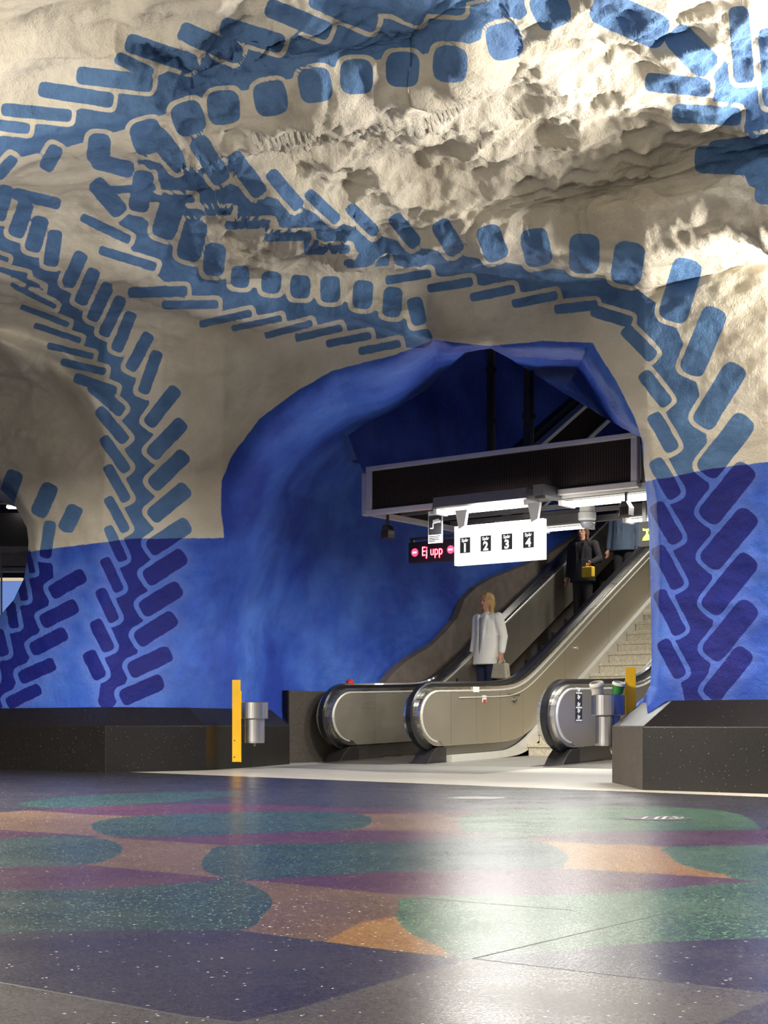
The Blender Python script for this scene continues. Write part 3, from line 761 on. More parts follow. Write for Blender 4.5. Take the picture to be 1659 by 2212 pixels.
def balustrade(root, n, outer_side, cuts, panelmat=STEEL):
    """n = offset of the handrail; outer_side +1: its right cheek is seen from the hall"""
    y = -n
    mb = MB(); strip(mb, 0.03, SEND, lambda s: lower(s, .03), lambda s: upper(s, .035), y - .118, y + .118)
    bal = mb.build('balustrade', CHROME, root)
    bal.name = 'balustrade'
    mb = MB(); sweep(mb, path_loop(0), .050, .032, y)
    hr = mb.build('handrail', RUBBER, bal, smooth=False); tag(hr, 'black rubber handrail')
    for a, b in zip(cuts[:-1], cuts[1:]):
        for sd in (-1, 1):
            mb = MB(); strip(mb, a + .003, b - .003, lambda s: lower(s, .10, .12), lambda s: upper(s, .10), y + sd*.118, y + sd*.128)
            mb.build('panel', panelmat, bal)
    for sd in (-1, 1):
        mb = MB(); sweep(mb, path_loop(.085), .009, .010, y + sd*.122)
        mb.build('trim', BRIGHT, bal)
    # black foot of the newel and the dark skirt under the cheek
    mb = MB(); mb.sprism([(.20, -.0), (.62, 0), (.62, .205), (.42, .20), (.30, .11)], y - .125, y + .125)
    mb.build('newel_foot', BLACKM, bal, bevel=.006)
    mb = MB(); strip(mb, .6, 2.6, lambda s: TILT(s) - .01 + INC*sp(s-2.45) * 1, lambda s: .20 + TILT(s) + INC*sp(s-2.45), y - .10, y + .10)
    mb.build('skirt', STEELD, bal)
    return bal
def escalator(label, nl, nr, zoff=0.0, s_off=0.0, steps=True, outer=True):
    root = empty('escalator', L2W(s_off, 0, zoff), ROT)
    tag(root, label, 'escalator', 'escalators beyond the arch')
    CUT = [.095, .72, 1.30, 1.88, 2.45, 3.6, 4.9, 6.2, 7.5, 9.0, SEND]
    balustrade(root, nl, 0, [.095, .95, 1.9, 3.2, 4.6, 6.0, 8.0, SEND])
    balustrade(root, nr, 1, CUT)
    # comb plate, moving steps
    mb = MB(); mb.sprism([(-.25, .0), (1.15, .0), (1.15, .05), (-.25, .006)], -nr + .13, -nl - .13)
    mb.build('comb_plate', STEELD, root)
    for k in range(26):
        s0 = 1.15 + .40 * k; z0 = TILT(s0 + .2) + .02 + INC * sp(s0 + .2 - 2.55, .2)
        mb = MB(); mb.box(s0, s0 + .395, -nr + .14, -nl - .14, z0 - .03, z0)
        mb.box(s0, s0 + .03, -nr + .14, -nl - .14, z0 - .24, z0 - .03)
        mb.build('step', STEELD, root)
    # inclined truss below
    mb = MB(); strip(mb, 1.2, SEND, lambda s: -.01 + INC*sp(s-3.2), lambda s: max(.0, TILT(s) - .25 + INC*sp(s-2.55)), -nr + .12, -nl - .12)
    mb.build('truss', BLACKM, root)
    return root
escA = escalator('left steel escalator carrying people, beside the brown wall', -1.37, 0.0)
# bright outer band of the middle balustrade, against the stairs
mb = MB(); strip(mb, .62, SEND, lambda s: TILT(s) - .0 + INC*sp(s-2.42), lambda s: TILT(s) + .085 + .07*min(1, max(0, (s-2)/.8)) + INC*sp(s-2.36), -.205, -.118)
bandA = mb.build('skirt_band', BRIGHT, escA); tag(bandA, 'bright steel band along the stairs')
mb = MB(); sweep(mb, [(s, .80 + zflat(s)) for s in [i*.1 for i in range(9, 120)]], .006, .006, -.134)
mb.build('rail_line', BRIGHT, escA)
# stickers, keys and latches on the middle balustrade
def plate(parent, name, s0, s1, z0, z1, y0, y1, m):
    mb = MB(); mb.box(s0, s1, y0, y1, z0, z1); return mb.build(name, m, parent)
plate(escA, 'notice_sticker', 1.22, 1.36, .90, .97, -.134, -.128, PAPERW)
plate(escA, 'warning_label', 1.44, 1.53, .77, .86, -.134, -.128, PAPERW)
plate(escA, 'warning_mark', 1.45, 1.52, .77, .81, -.137, -.134, REDM)
plate(escA, 'lock_plate', 2.05, 2.36, .865, .895, -.137, -.128, STEELD)
mb = MB(); mb.lathe([(.035, 0), (.035, .03), (.02, .04)], 16); o = mb.build('key_switch', STEELD, escA); o.location = (2.22, -.128, .81); o.rotation_euler = (math.pi/2, 0, 0)
mb = MB(); mb.lathe([(.03, 0), (.03, .03)], 16); o = mb.build('key_switch', CHROME, escA); o.location = (3.9, -.128, .64 + zflat(3.9)); o.rotation_euler = (math.pi/2, 0, 0)
plate(escA, 'lamp_slot', 2.88, 2.93, 1.0, 1.14, 1.24, 1.252, PAPERB)
mb = MB(); mb.lathe([(.05, 0), (.05, .05), (.035, .075), (.01, .08)], 20); o = mb.build('stop_button', REDM, escA); o.location = (.58, 1.37, 1.0); tag(o, 'red stop knob')
escB = escalator('right steel escalator with sticker column, behind the right pillar base', 1.86, 3.30, 0.0, 0.05)
def sticker_strip():
    y = -1.86
    st = MB(); st.add([], [])
    mb = MB(); mb.box(.50, .66, y - .131, y - .128, .52, .87)
    o = mb.build('sticker_strip', PAPERB, escB); tag(o, 'strip of black and white safety pictograms')
    for i, z in enumerate((.845, .76, .675, .60, .525)):
        m = MB()
        if i in (0, 2, 4): m.box(.51, .65, y - .1335, y - .131, z, z + .018)
        m.box(.535, .60, y - .1335, y - .131, z + .03, z + .036); m.obox((.57, y - .132, z + .045), (.012, 0, .01), (0, .0015, 0), (-.012, 0, .022)); m.obox((.60, y - .132, z + .05), (.008, 0, .012), (0, .0015, 0), (-.006, 0, .006))
        m.build('pictogram', PAPERW, o)
sticker_strip()

# ------------------------------------------------------------------ stone stairs between the escalators
st = empty('staircase', O, ROT); tag(st, 'pale granite staircase between the two escalators', 'stairs')
for k in range(1, 30):
    s0 = 2.45 + .286 * (k - 1); z1 = .066 + .165 * k
    mb = MB(); mb.box(s0 + .012, s0 + .32, -1.66, -.21, z1 - .165, z1 - .05)
    stp = mb.build('step', GRAN, st)
    mb = MB(); mb.box(s0 - .012, s0 + .30, -1.66, -.21, z1 - .05, z1); mb.build('tread', GRAN, stp, bevel=.004)
mb = MB(); mb.sprism([(2.7, 0), (11, 0), (11, 4.9), (10.6, 4.9), (2.75, .17)], -1.66, -.21)
mb.build('stair_core', PLAST, st)

# ------------------------------------------------------------------ canopy over the foot of the escalators
can = empty('overhead_canopy', O, ROT); tag(can, 'long dark slatted canopy with pale metal edges hung over the escalator foot', 'canopy')
def lbox(name, m, parent, s0, s1, n0, n1, z0, z1, bevel=0):
    mb = MB(); mb.box(s0, s1, -n1, -n0, z0, z1); return mb.build(name, m, parent, bevel=bevel)
CN0, CN1, CZ0, CZ1 = .14, 3.60, 2.90, 3.46
lbox('grille', GRIL, can, -1.035, -1.0, CN0 + .06, CN1 - .05, CZ0 + .055, CZ1 - .05)
lbox('edge_rail', ALU, can, -1.07, -.98, CN0, CN1, CZ1 - .055, CZ1, .006)
lbox('edge_rail', ALU, can, -1.07, -.98, CN0, CN1, CZ0, CZ0 + .06, .006)
lbox('end_post', ALU, can, -1.062, -.98, CN0, CN0 + .075, CZ0 + .06, CZ1 - .055, .006)
lbox('end_post', ALU, can, -1.062, -.98, CN1 - .075, CN1, CZ0 + .06, CZ1 - .055, .006)
lbox('end_cap', ALU, can, -1.0, -.90, CN0 - .12, CN0 + .02, CZ0 + .01, CZ1 - .05, .02)
lbox('end_cap', ALUD, can, -.98, -.6, CN1, CN1 + .3, CZ0, CZ1, .01)
lbox('side_grille', GRIL, can, -.98, 1.0, CN0 + .01, CN0 + .05, CZ0 + .05, CZ1 - .05)
lbox('side_rail', ALU, can, -.98, 1.0, CN0 - .01, CN0 + .06, CZ0, CZ0 + .06)
lbox('side_rail', ALU, can, -.98, 1.0, CN0 - .01, CN0 + .06, CZ1 - .05, CZ1)
lbox('deck', BLACKM, can, -.98, 1.0, CN0 + .05, CN1 + .3, CZ1 - .12, CZ1 - .06)
lbox('rear_rail', ALUD, can, .95, 1.02, CN0, CN1 + .3, CZ0, CZ0 + .07)
for s0 in (-.45, .15, .6): lbox('crossbar', ALUD, can, s0, s0 + .05, CN0 + .05, CN1 + .3, CZ0 + .06, CZ0 + .11)
# inclined arm following the escalator
arm = empty('inclined_canopy', O, ROT); tag(arm, 'inclined dark canopy beam with white edges rising above the escalator', 'canopy')
def inc_strip(name, m, s0, s1, zl, zu, n0, n1):
    mb = MB(); S = [s0 + (s1 - s0) * i / 30 for i in range(31)]; vs = []
    f = lambda s: INC * 1.05 * sp(s - 1.27, .1)
    for s in S: vs += [(s, -n1, f(s) + zl), (s, -n1, f(s) + zu), (s, -n0, f(s) + zl), (s, -n0, f(s) + zu)]
    fs = []
    for i in range(30):
        a, b = i*4, i*4+4; fs += [(a, b, b+1, a+1), (a+2, a+3, b+3, b+2), (a+1, b+1, b+3, a+3), (a, a+2, b+2, b)]
    fs += [(0, 1, 3, 2), (120, 122, 123, 121)]
    mb.add(vs, fs); return mb.build(name, m, arm)
inc_strip('grille', GRIL, 1.0, 8.5, 2.95, 3.39, .05, .28)
inc_strip('edge_rail', WHITEM, 1.0, 8.5, 3.39, 3.45, .18, .32)
inc_strip('edge_rail', WHITEM, 1.0, 8.5, 2.88, 2.95, .18, .32)
inc_strip('top_lip', BLACKM, 1.0, 8.5, 3.45, 3.56, .02, .16)
inc_strip('lamp_housing', ALUD, 1.3, 3.62, 2.74, 2.88, .32, .50)
inc_strip('lamp_edge', WHITEM, 1.3, 3.66, 2.70, 2.74, .32, .52)
# hanging rods above the canopy
for i, (px, py, lab, w) in enumerate(((953, 800, 'left dark hanging post holding up the overhead canopy', .034), (1044, 760, 'right dark hanging post holding up the overhead canopy, the thicker one', .042))):
    n_ = .14 + (px - 795) / (1365 - 795) * 3.1 * (1.08 - .08 * (px-795)/570.) + .25
    r_ = empty('hanging_post', L2W(-.2, n_, CZ1), ROT); tag(r_, lab, 'post', 'posts hanging the canopy')
    mb = MB(); mb.box(-w, -w*.2, -w, w, -.02, 2.4); mb.build('rod', BLACKM, r_)
    mb = MB(); mb.box(w*.2, w*1.2, -w, w, -.02, 2.4); mb.build('rod', ALUD, r_)
    for z in (.5, 1.1, 1.7):
        mb = MB(); mb.box(-w*1.3, w*1.5, -w*1.3, w*1.3, z, z + .05); mb.build('clamp', BLACKM, r_)

# ------------------------------------------------------------------ luminaires under the canopy
def luminaire(label, s, n0, n1, z, power, tubes=2, housing=ALUD, w=.22, face=None):
    r_ = empty('fluorescent_lamp', L2W(s, (n0+n1)/2, z), ROT); tag(r_, label, 'lamp', 'fluorescent lamps under the canopy')
    h = (n1 - n0) / 2
    mb = MB(); mb.sprism([(-w*.6, .06), (-w*.5, .17), (w*.5, .17), (w*.6, .06), (w*.5, .045), (-w*.5, .045)], -h, h); mb.build('housing', housing, r_)
    if face:
        mb = MB(); mb.box(-w*.62, -w*.58, -h, h, .055, .13); mb.build('side_panel', face, r_)
    for i in range(tubes):
        x = (i - (tubes-1)/2) * w * .7
        mb = MB(); mb.tube([(x, -h + .04, .015), (x, h - .04, .015)], .019, 12); mb.build('tube', TUBEM, r_, smooth=True)
    for e in (-1, 1):
        mb = MB(); mb.box(-w*.5, w*.5, min(e*h, e*(h-.04)), max(e*h, e*(h-.04)), -.01, .06); mb.build('end_holder', WHITEM, r_)
    a = area('lamp_light', (0, 0, 0), None, w, 2*h*.95, power, NEUT); a.parent = r_; a.location = (0, 0, -.03)
    return r_
luminaire('bright double fluorescent lamp hung above the lit platform sign', -1.32, 1.34, 2.52, 2.78, PASS_L)
luminaire('white-sided fluorescent lamp at the right end of the canopy', -.80, 2.62, 3.9, 2.82, PASS_L * .5, 2, BLACKM, .3, WHITEM)
luminaire('farther fluorescent lamp behind the lit sign, left of the camera dome', .62, 1.50, 2.15, 2.78, PASS_L * .7, 1)
luminaire('farther fluorescent lamp near the green sign, right of the camera dome', .62, 2.62, 4.1, 2.80, PASS_L * .7, 1)
luminaire('added unseen lamp lighting the stairs', 2.6, 1.6, 3.2, 3.1, UP_L, 1)  # unseen lamp added to light the stairs
luminaire('added unseen lamp lighting the escalator riders', 5.5, -.2, 1.1, 4.15, UP_L, 1)  # added out of sight to brighten the people on the escalator
# bracket box beside the first lamp
lbx = empty('bracket_box', L2W(-1.25, 2.62, 2.84), ROT); tag(lbx, 'grey bracket box joining two lamps above the sign corner', 'bracket')
mb = MB(); mb.box(-.12, .55, -.06, .06, .03, .14); mb.build('box', ALUD, lbx); mb = MB(); mb.box(-.10, -.06, -.05, .05, 0, .03); mb.build('foot', BLACKM, lbx)

# ------------------------------------------------------------------ signs
def text_mesh(s, size, depth, m, parent, loc, rot, name='lettering', align='CENTER', bold=.0, sx=1):
    cu = bpy.data.curves.new('t', 'FONT'); cu.body = s; cu.size = size; cu.extrude = depth; cu.align_x = align; cu.offset = bold
    ob = bpy.data.objects.new('t', cu); COL.objects.link(ob)
    bpy.context.view_layer.update()
    me = bpy.data.meshes.new_from_object(ob.evaluated_get(bpy.context.evaluated_depsgraph_get()))
    bpy.data.objects.remove(ob); bpy.data.curves.remove(cu)
    o = link(name, me, m, parent); o.location = loc; o.rotation_euler = rot; o.scale = (sx, 1, 1)
    return o
# a sign frame: local x runs to the right seen from the hall, local -y faces the hall
SROT = math.atan2(N.y, N.x)
sg = empty('platform_sign', L2W(-1.42, 1.63, 2.19), SROT); tag(sg, 'brightly lit white hanging sign with four numbered dark squares', 'sign')
SW, SH = 1.10, .42
mb = MB(); mb.box(0, SW, -.035, .035, 0, SH); mb.build('panel', SIGNW, sg, bevel=.004)
for i in range(4):
    x = .135 + i * .262; z0 = .115 + .012
    mb = MB(); mb.box(x - .058, x + .070, -.040, -.036, z0, z0 + .165); sq = mb.build('number_plate', SIGND, sg)
    text_mesh(str(i + 1), .125, .001, SIGNT, sq, (x + .006, -.0425, z0 + .014), (math.pi/2, 0, 0), bold=.005)
    text_mesh('Sp\u00e5r', .048, .001, SIGNT, sq, (x + .006, -.0425, z0 + .120), (math.pi/2, 0, 0), bold=.0012)
mb = MB(); mb.box(SW - .10, SW - .085, -.039, -.036, .14, .30); mb.build('faint_mark', simple('pale_cream', (.7, .66, .5), .6, emit=(1, .93, .75), estr=1.1), sg)
for x in (.06, SW - .14):
    mb = MB(); mb.prism([(x - .05, 0), (x + .11, 0), (x + .07, .0), (x - .0, .0)], 0, .01) if False else None
    mb.sprism([(x - .045, .17 + SH), (x + .105, .17 + SH), (x + .075, SH), (x + .0, SH - .03)], -.042, .0) 
    mb.build('hanger', WHITEM, sg)
ar_ = area('sign_light', (0, 0, 0), None, SW, SH, 14, NEUT); ar_.parent = sg; ar_.location = (SW/2, -.06, SH/2); ar_.rotation_euler = (-math.pi/2, 0, 0)
# red LED board
ld = empty('led_board', L2W(-.35, .27, 2.395), SROT); tag(ld, 'black hanging board with glowing red letters beside the lit sign', 'sign')
LW, LH = .95, .245
mb = MB(); mb.box(0, LW, -.05, .05, 0, LH); mb.build('case', LEDB, ld, bevel=.006)
mb = MB(); mb.box(0, LW, -.03, .03, LH + .035, LH + .06); mb.box(.01, .05, -.02, .02, LH, LH + .05); mb.build('hanging_bar', BLACKM, ld)
for cx in (.095, .605):
    mb = MB(); mb.lathe([(.047, 0), (.047, .006)], 28); o = mb.build('no_entry_disc', LEDR, ld); o.location = (cx, -.05, LH/2); o.rotation_euler = (math.pi/2, 0, 0)
    mb = MB(); mb.box(-.027, .027, -.010, .010, .006, .009); mb.build('disc_bar', LEDP, o)
text_mesh('Ej upp', .155, .002, LEDR, ld, (.345, -.054, .075), (math.pi/2, 0, 0), bold=.003, sx=.78)
text_mesh('Ej upp', .155, .001, LEDP, ld, (.345, -.0575, .075), (math.pi/2, 0, 0), bold=-.0035, sx=.78)
# camera notice
cn = empty('camera_notice', L2W(-1.12, 1.06, 2.50), SROT); tag(cn, 'small white hanging notice with black camera pictogram', 'sign'); cn.scale = (1.15, 1, 1.12)
mb = MB(); mb.box(0, .165, -.006, .006, 0, .32); mb.build('board', PAPERW, cn)
mb = MB(); mb.box(.008, .157, -.009, -.006, .085, .275); pc = mb.build('pictogram_field', PAPERB, cn)
mb = MB(); mb.obox((.095, -.0105, .215), (.036, 0, .006), (0, .001, 0), (-.003, 0, .02)); mb.box(.055, .064, -.0115, -.009, .15, .20); mb.box(.025, .062, -.0115, -.009, .143, .155); mb.box(.13, .148, -.0115, -.009, .198, .226)
mb.build('camera_symbol', PAPERW, pc)
mb = MB()
for z, w in ((.065, .13), (.048, .115), (.032, .12), (.016, .075)): mb.box(.012, .012 + w, -.0085, -.006, z, z + .007)
mb.build('small_print', PAPERB, cn)
mb = MB(); mb.box(.04, .05, -.004, .004, .32, .36); mb.box(.11, .12, -.004, .004, .32, .36); mb.box(.02, .14, -.006, .006, .295, .325); mb.build('clip', ALUD, cn)
# green pictogram sign behind the pillar edge
MATTB = simple('matte_black', (.005, .005, .005), .95)
gs = empty('green_sign', L2W(-.35, 3.28, 2.37), SROT); tag(gs, 'black box sign with glowing yellow-green symbol beside the right pillar', 'sign')
mb = MB(); mb.box(0, .40, -.05, .05, 0, .27); mb.build('case', MATTB, gs, bevel=.008)
mb = MB(); mb.box(.03, .07, -.02, .02, .27, .62); mb.build('hanger', BLACKM, gs)
mb = MB(); mb.add([(x, y, z) for y in (-.055, -.051) for x, z in ((.05, .07), (.16, .07), (.15, .10), (.115, .135), (.115, .17), (.155, .175), (.155, .20), (.135, .19), (.075, .19), (.055, .20), (.055, .175), (.095, .17), (.095, .135), (.06, .10))],
    [tuple(range(14)), tuple(range(14, 28))[::-1]] + [(i, (i+1) % 14, 14+(i+1) % 14, 14+i) for i in range(14)])
mb.build('symbol', GREENY, gs)
# loudspeakers on stalks, camera dome
for (s, n, z, lab, hh) in ((-.95, .37, 2.90, 'small dark loudspeaker hanging under the left end of the canopy', .26), (-.95, 3.42, 2.90, 'dark loudspeaker hanging in front of the white-sided lamp at right', .26)):
    r_ = empty('loudspeaker', L2W(s, n, z), SROT); tag(r_, lab, 'loudspeaker', 'loudspeakers under the canopy')
    mb = MB(); mb.box(-.012, .012, -.012, .012, -hh + .12, .0); mb.build('stalk', BLACKM, r_)
    mb = MB(); mb.sprism([(-.06, -hh - .02), (.055, -hh - .01), (.06, -hh + .08), (.02, -hh + .14), (-.03, -hh + .14)], -.06, .06); mb.build('speaker_body', BLACKM, r_, bevel=.006)
    mb = MB(); mb.box(-.04, .045, -.066, -.06, -hh, -hh + .08); mb.build('speaker_grille', GRIL, r_)
cd = empty('dome_camera', L2W(-.10, 2.50, 2.72), 0); tag(cd, 'white round dome camera between two farther lamps', 'camera')
mb = MB(); mb.lathe([(.085, .03), (.10, .05), (.10, .12), (.085, .13), (.085, .24)], 28); mb.build('housing', WHITEM, cd, smooth=False)
mb = MB(); mb.lathe([(.02, -.055), (.055, -.045), (.08, -.01), (.088, .03)], 28); mb.build('dome', simple('smoked_dome', (.2, .2, .22), .1, coat=1), cd, smooth=True)
# red lamp glow fitting at canopy's left corner is the edge of the board itself

# ------------------------------------------------------------------ waste bins on yellow brackets
def bin_(label, blabel, base, rz, wall_post, flip=1, litter=False, post_h=(-.02, .82)):
    r_ = empty('waste_bin', base, rz); tag(r_, label, 'waste bin', 'steel waste bins on yellow posts')
    mb = MB(); mb.lathe([(.105, .0), (.108, .02), (.108, .26)], 40); mb.build('lower_cylinder', BINM, r_, smooth=False)
    mb = MB()
    mb.lathe([(.135, .26), (.143, .265), (.143, .435), (.137, .44), (.130, .43), (.130, .27)], 40, cap=False)
    mb.build('collar', BINM, r_)
    mb = MB(); mb.lathe([(.128, .27), (.128, .275)], 32); mb.build('collar_floor', BLACKM, r_)
    mb = MB(); mb.box(-.012, .012, -.02, .02, -.035, .02); mb.build('latch', STEELD, r_)
    pr = empty('mounting_post', base, rz); tag(pr, blabel, 'post', 'yellow posts carrying the bins')
    x = -.20 * flip
    mb = MB(); mb.box(x - .045, x + .045, .10, .112, -.185 + post_h[0], post_h[1] - .14); mb.build('face_plate', YELL, pr, bevel=.002)
    mb = MB(); mb.box(x + .040*flip - .006, x + .040*flip + .006, -.01, .105, -.185 + post_h[0], .60) if False else None
    e = x + .05*flip
    pts = [(.10, -.205), (.10, .56), (.02, .44), (-.02, .40), (-.02, -.205)]
    vs = [(e + d*.006, y, z) for d in (-1, 1) for y, z in pts]
    mb = MB(); mb.add(vs, [(0,1,2,3,4), (9,8,7,6,5)] + [(i, (i+1) % 5, 5+(i+1) % 5, 5+i) for i in range(5)]); mb.build('gusset', YELL, pr)
    mb = MB(); mb.box(min(e, -.13*flip), max(e, -.13*flip), -.015, .015, .30, .40); mb.build('arm', BLACKM, pr)
    for z in (-.16, .02):
        mb = MB(); mb.box(x - .028, x - .014, .094, .10, z, z + .014); mb.build('bolt', simple('rust', (.25, .08, .02), .8), pr)
    return r_
# left bin hangs in front of the left stone base
yb = 15.9
bin_('steel waste bin on the left stone base', 'yellow post carrying the left waste bin', PW(550, 1605, yb), .05, True)
yb2 = 12.75
b2 = PW(1313, 1611, yb2)
bin_('steel waste bin with rubbish sticking out, beside the right stone base', 'yellow post carrying the right waste bin', b2, -.1, True, -1, True)
def litter(name, label, dx, dy, m, r=.05, h=.17, tilt=(.2, .1), m2=None):
    r_ = empty(name, b2 + Vector((dx, dy, .36)), 0); r_.rotation_euler = (tilt[0], tilt[1], 0); tag(r_, label, 'cup')
    mb = MB(); mb.lathe([(r*.7, -.05), (r, h*.8), (r*1.12, h*.8), (r*1.12, h*.86), (r*.95, h*.86), (r*.65, -.04)], 24, cap=False); mb.lathe([(r*.68, -.05), (r*.68, -.045)], 24); mb.build('cup', m, r_)
    mb = MB(); mb.lathe([(r*1.14, h*.84), (r*1.14, h*.92), (r*1.0, h*.97), (r*.92, h*.95)], 24, cap=False); mb.build('rim', m2 or WHITEM, r_)
litter('paper_cup', 'white paper cup tilted in the right waste bin', -.072, 0, simple('cup_paper', (.55, .52, .46), .6), .056, .20, (.25, -.18))
litter('green_cup', 'green and white cup in the right waste bin', .062, 0, simple('cup_green', (.03, .22, .05), .5), .052, .20, (.22, .16))
mb = MB(); mb.obox(b2 + Vector((.07, -.02, -.03)), (.05, 0, .01), (0, .02, 0), (-.01, 0, .03)); tag(mb.build('paper_scrap', simple('scrap', (.5, .38, .3), .8)), 'crumpled paper scrap hanging under the right waste bin', 'litter')

# ------------------------------------------------------------------ floor stickers
def disc(px, py, w, h, m, lab, strokes):
    x, y = FL(px, py); rx = w / 2 / F * y; y0 = FL(px, py - h/2)[1]; y1 = FL(px, py + h/2)[1]
    r = min(rx, .45)
    r_ = empty('floor_sticker', (x, y, .0), 0); tag(r_, lab, 'sticker', 'round stickers on the floor')
    mb = MB(); mb.lathe([(r, .0005), (r, .002)], 48); mb.build('disc', m, r_)
    mb = MB()
    for (a0, b0, a1, b1, t) in strokes:
        p0 = Vector((a0*r, b0*r, .003)); p1 = Vector((a1*r, b1*r, .003)); d_ = (p1-p0)/2; nn = Vector((-d_.y, d_.x, 0)).normalized()*t*r
        mb.obox((p0+p1)/2, d_, nn, (0, 0, .0005))
    mb.build('strokes', simple('sticker_white', (.32, .30, .32), .5), r_)
random.seed(3)
SK = [(-.55, -.5, -.2, .6, .05), (-.2, -.6, .1, .5, .05), (.05, -.5, .35, .6, .05), (.3, -.3, .8, .35, .04), (.35, 0, .6, -.5, .04), (.55, .5, .75, .0, .04), (.2, .7, .7, .6, .04)]
disc(1031, 1724, 120, 10, simple('sticker_grey', (.10, .095, .10), .45), 'faint pale round sticker on the dark floor near the light strip', [(-.3, -.3, .4, .2, .06)])
disc(1421, 1768, 148, 13, simple('sticker_dark', (.035, .032, .04), .4), 'dark round sticker with white strokes on the green floor', SK)

# ------------------------------------------------------------------ people
def capsule(bm, p0, r0, p1, r1, sq=(1, 1, 1), seg=14):
    p0, p1 = Vector(p0), Vector(p1); d_ = p1 - p0; L_ = max(d_.length, 1e-5)
    q = Vector((0, 0, 1)).rotation_difference(d_.normalized() if d_.length > 1e-5 else Vector((0, 0, 1))).to_matrix()
    rings = []
    for k in range(5): a = math.pi/2*(k/4); rings.append((-r0*math.cos(a), r0*math.sin(a)))
    for k in range(5): a = math.pi/2*(k/4); rings.append((L_ + r1*math.sin(a), r1*math.cos(a)))
    vs = []
    for z, r in rings:
        r = max(r, 1e-4)
        vs.append([bm.verts.new(Vector((sq[0]*r*math.cos(2*math.pi*i/seg), 0, 0)) * 0 + p0 + q @ Vector((sq[0]*r*math.cos(2*math.pi*i/seg), sq[1]*r*math.sin(2*math.pi*i/seg), z))) for i in range(seg)])
    for a, b in zip(vs[:-1], vs[1:]):
        for i in range(seg):
            j = (i+1) % seg; bm.faces.new((a[i], a[j], b[j], b[i]))
    bm.faces.new(vs[0][::-1]); bm.faces.new(vs[-1])
def ell(bm, c, r, seg=16):
    res = bmesh.ops.create_uvsphere(bm, u_segments=seg, v_segments=seg//2+2, radius=1.0)
    for v in res['verts']: v.co = Vector(c) + Vector((v.co.x*r[0], v.co.y*r[1], v.co.z*r[2]))
def blob(name, fn, m, parent, vox=.009, sm=4):
    bm = bmesh.new(); fn(bm); me = bpy.data.meshes.new(name); bm.to_mesh(me); bm.free()
    o = link(name, me, m, parent)
    r = o.modifiers.new('remesh', 'REMESH'); r.mode = 'VOXEL'; r.voxel_size = vox; r.use_smooth_shade = True
    s = o.modifiers.new('smooth', 'SMOOTH'); s.factor = .5; s.iterations = sm
    return o
def flatcyl(bm, z0, ax, ay, z1, bx, by, seg=28):
    a = [bm.verts.new((ax*math.cos(2*math.pi*i/seg), ay*math.sin(2*math.pi*i/seg), z0)) for i in range(seg)]
    b = [bm.verts.new((bx*math.cos(2*math.pi*i/seg), by*math.sin(2*math.pi*i/seg), z1)) for i in range(seg)]
    for i in range(seg): bm.faces.new((a[i], a[(i+1) % seg], b[(i+1) % seg], b[i]))
    bm.faces.new(a[::-1]); bm.faces.new(b)
def hand(bm, w, d_, side, curl=.5):
    """palm hanging from wrist w in direction d_, five separate fingers"""
    w = Vector(w); d_ = Vector(d_).normalized(); fwd = Vector((0, -1, 0)); fwd = (fwd - d_*fwd.dot(d_)).normalized(); inn = d_.cross(fwd) * side
    for k in range(4):
        u = fwd * (.030 - .020*k); capsule(bm, w + u*.5, .016, w + u + d_*.075, .014)
    Ls = (.066, .076, .070, .054)
    for k in range(4):
        b_ = w + fwd*(.032 - .0215*k) + d_*.082; m_ = b_ + d_*Ls[k]*.5 + inn*.010*curl; t = m_ + d_*Ls[k]*.42*(1-.35*curl) + inn*.028*curl
        capsule(bm, b_, .0095, m_, .0088, seg=8); capsule(bm, m_, .0088, t, .0075, seg=8)
    b_ = w + fwd*.030 + d_*.025; m_ = b_ + fwd*.030 + d_*.030 + inn*.006; t = m_ + d_*.032 + fwd*.006
    capsule(bm, b_, .014, m_, .0115, seg=8); capsule(bm, m_, .0112, t, .009, seg=8)
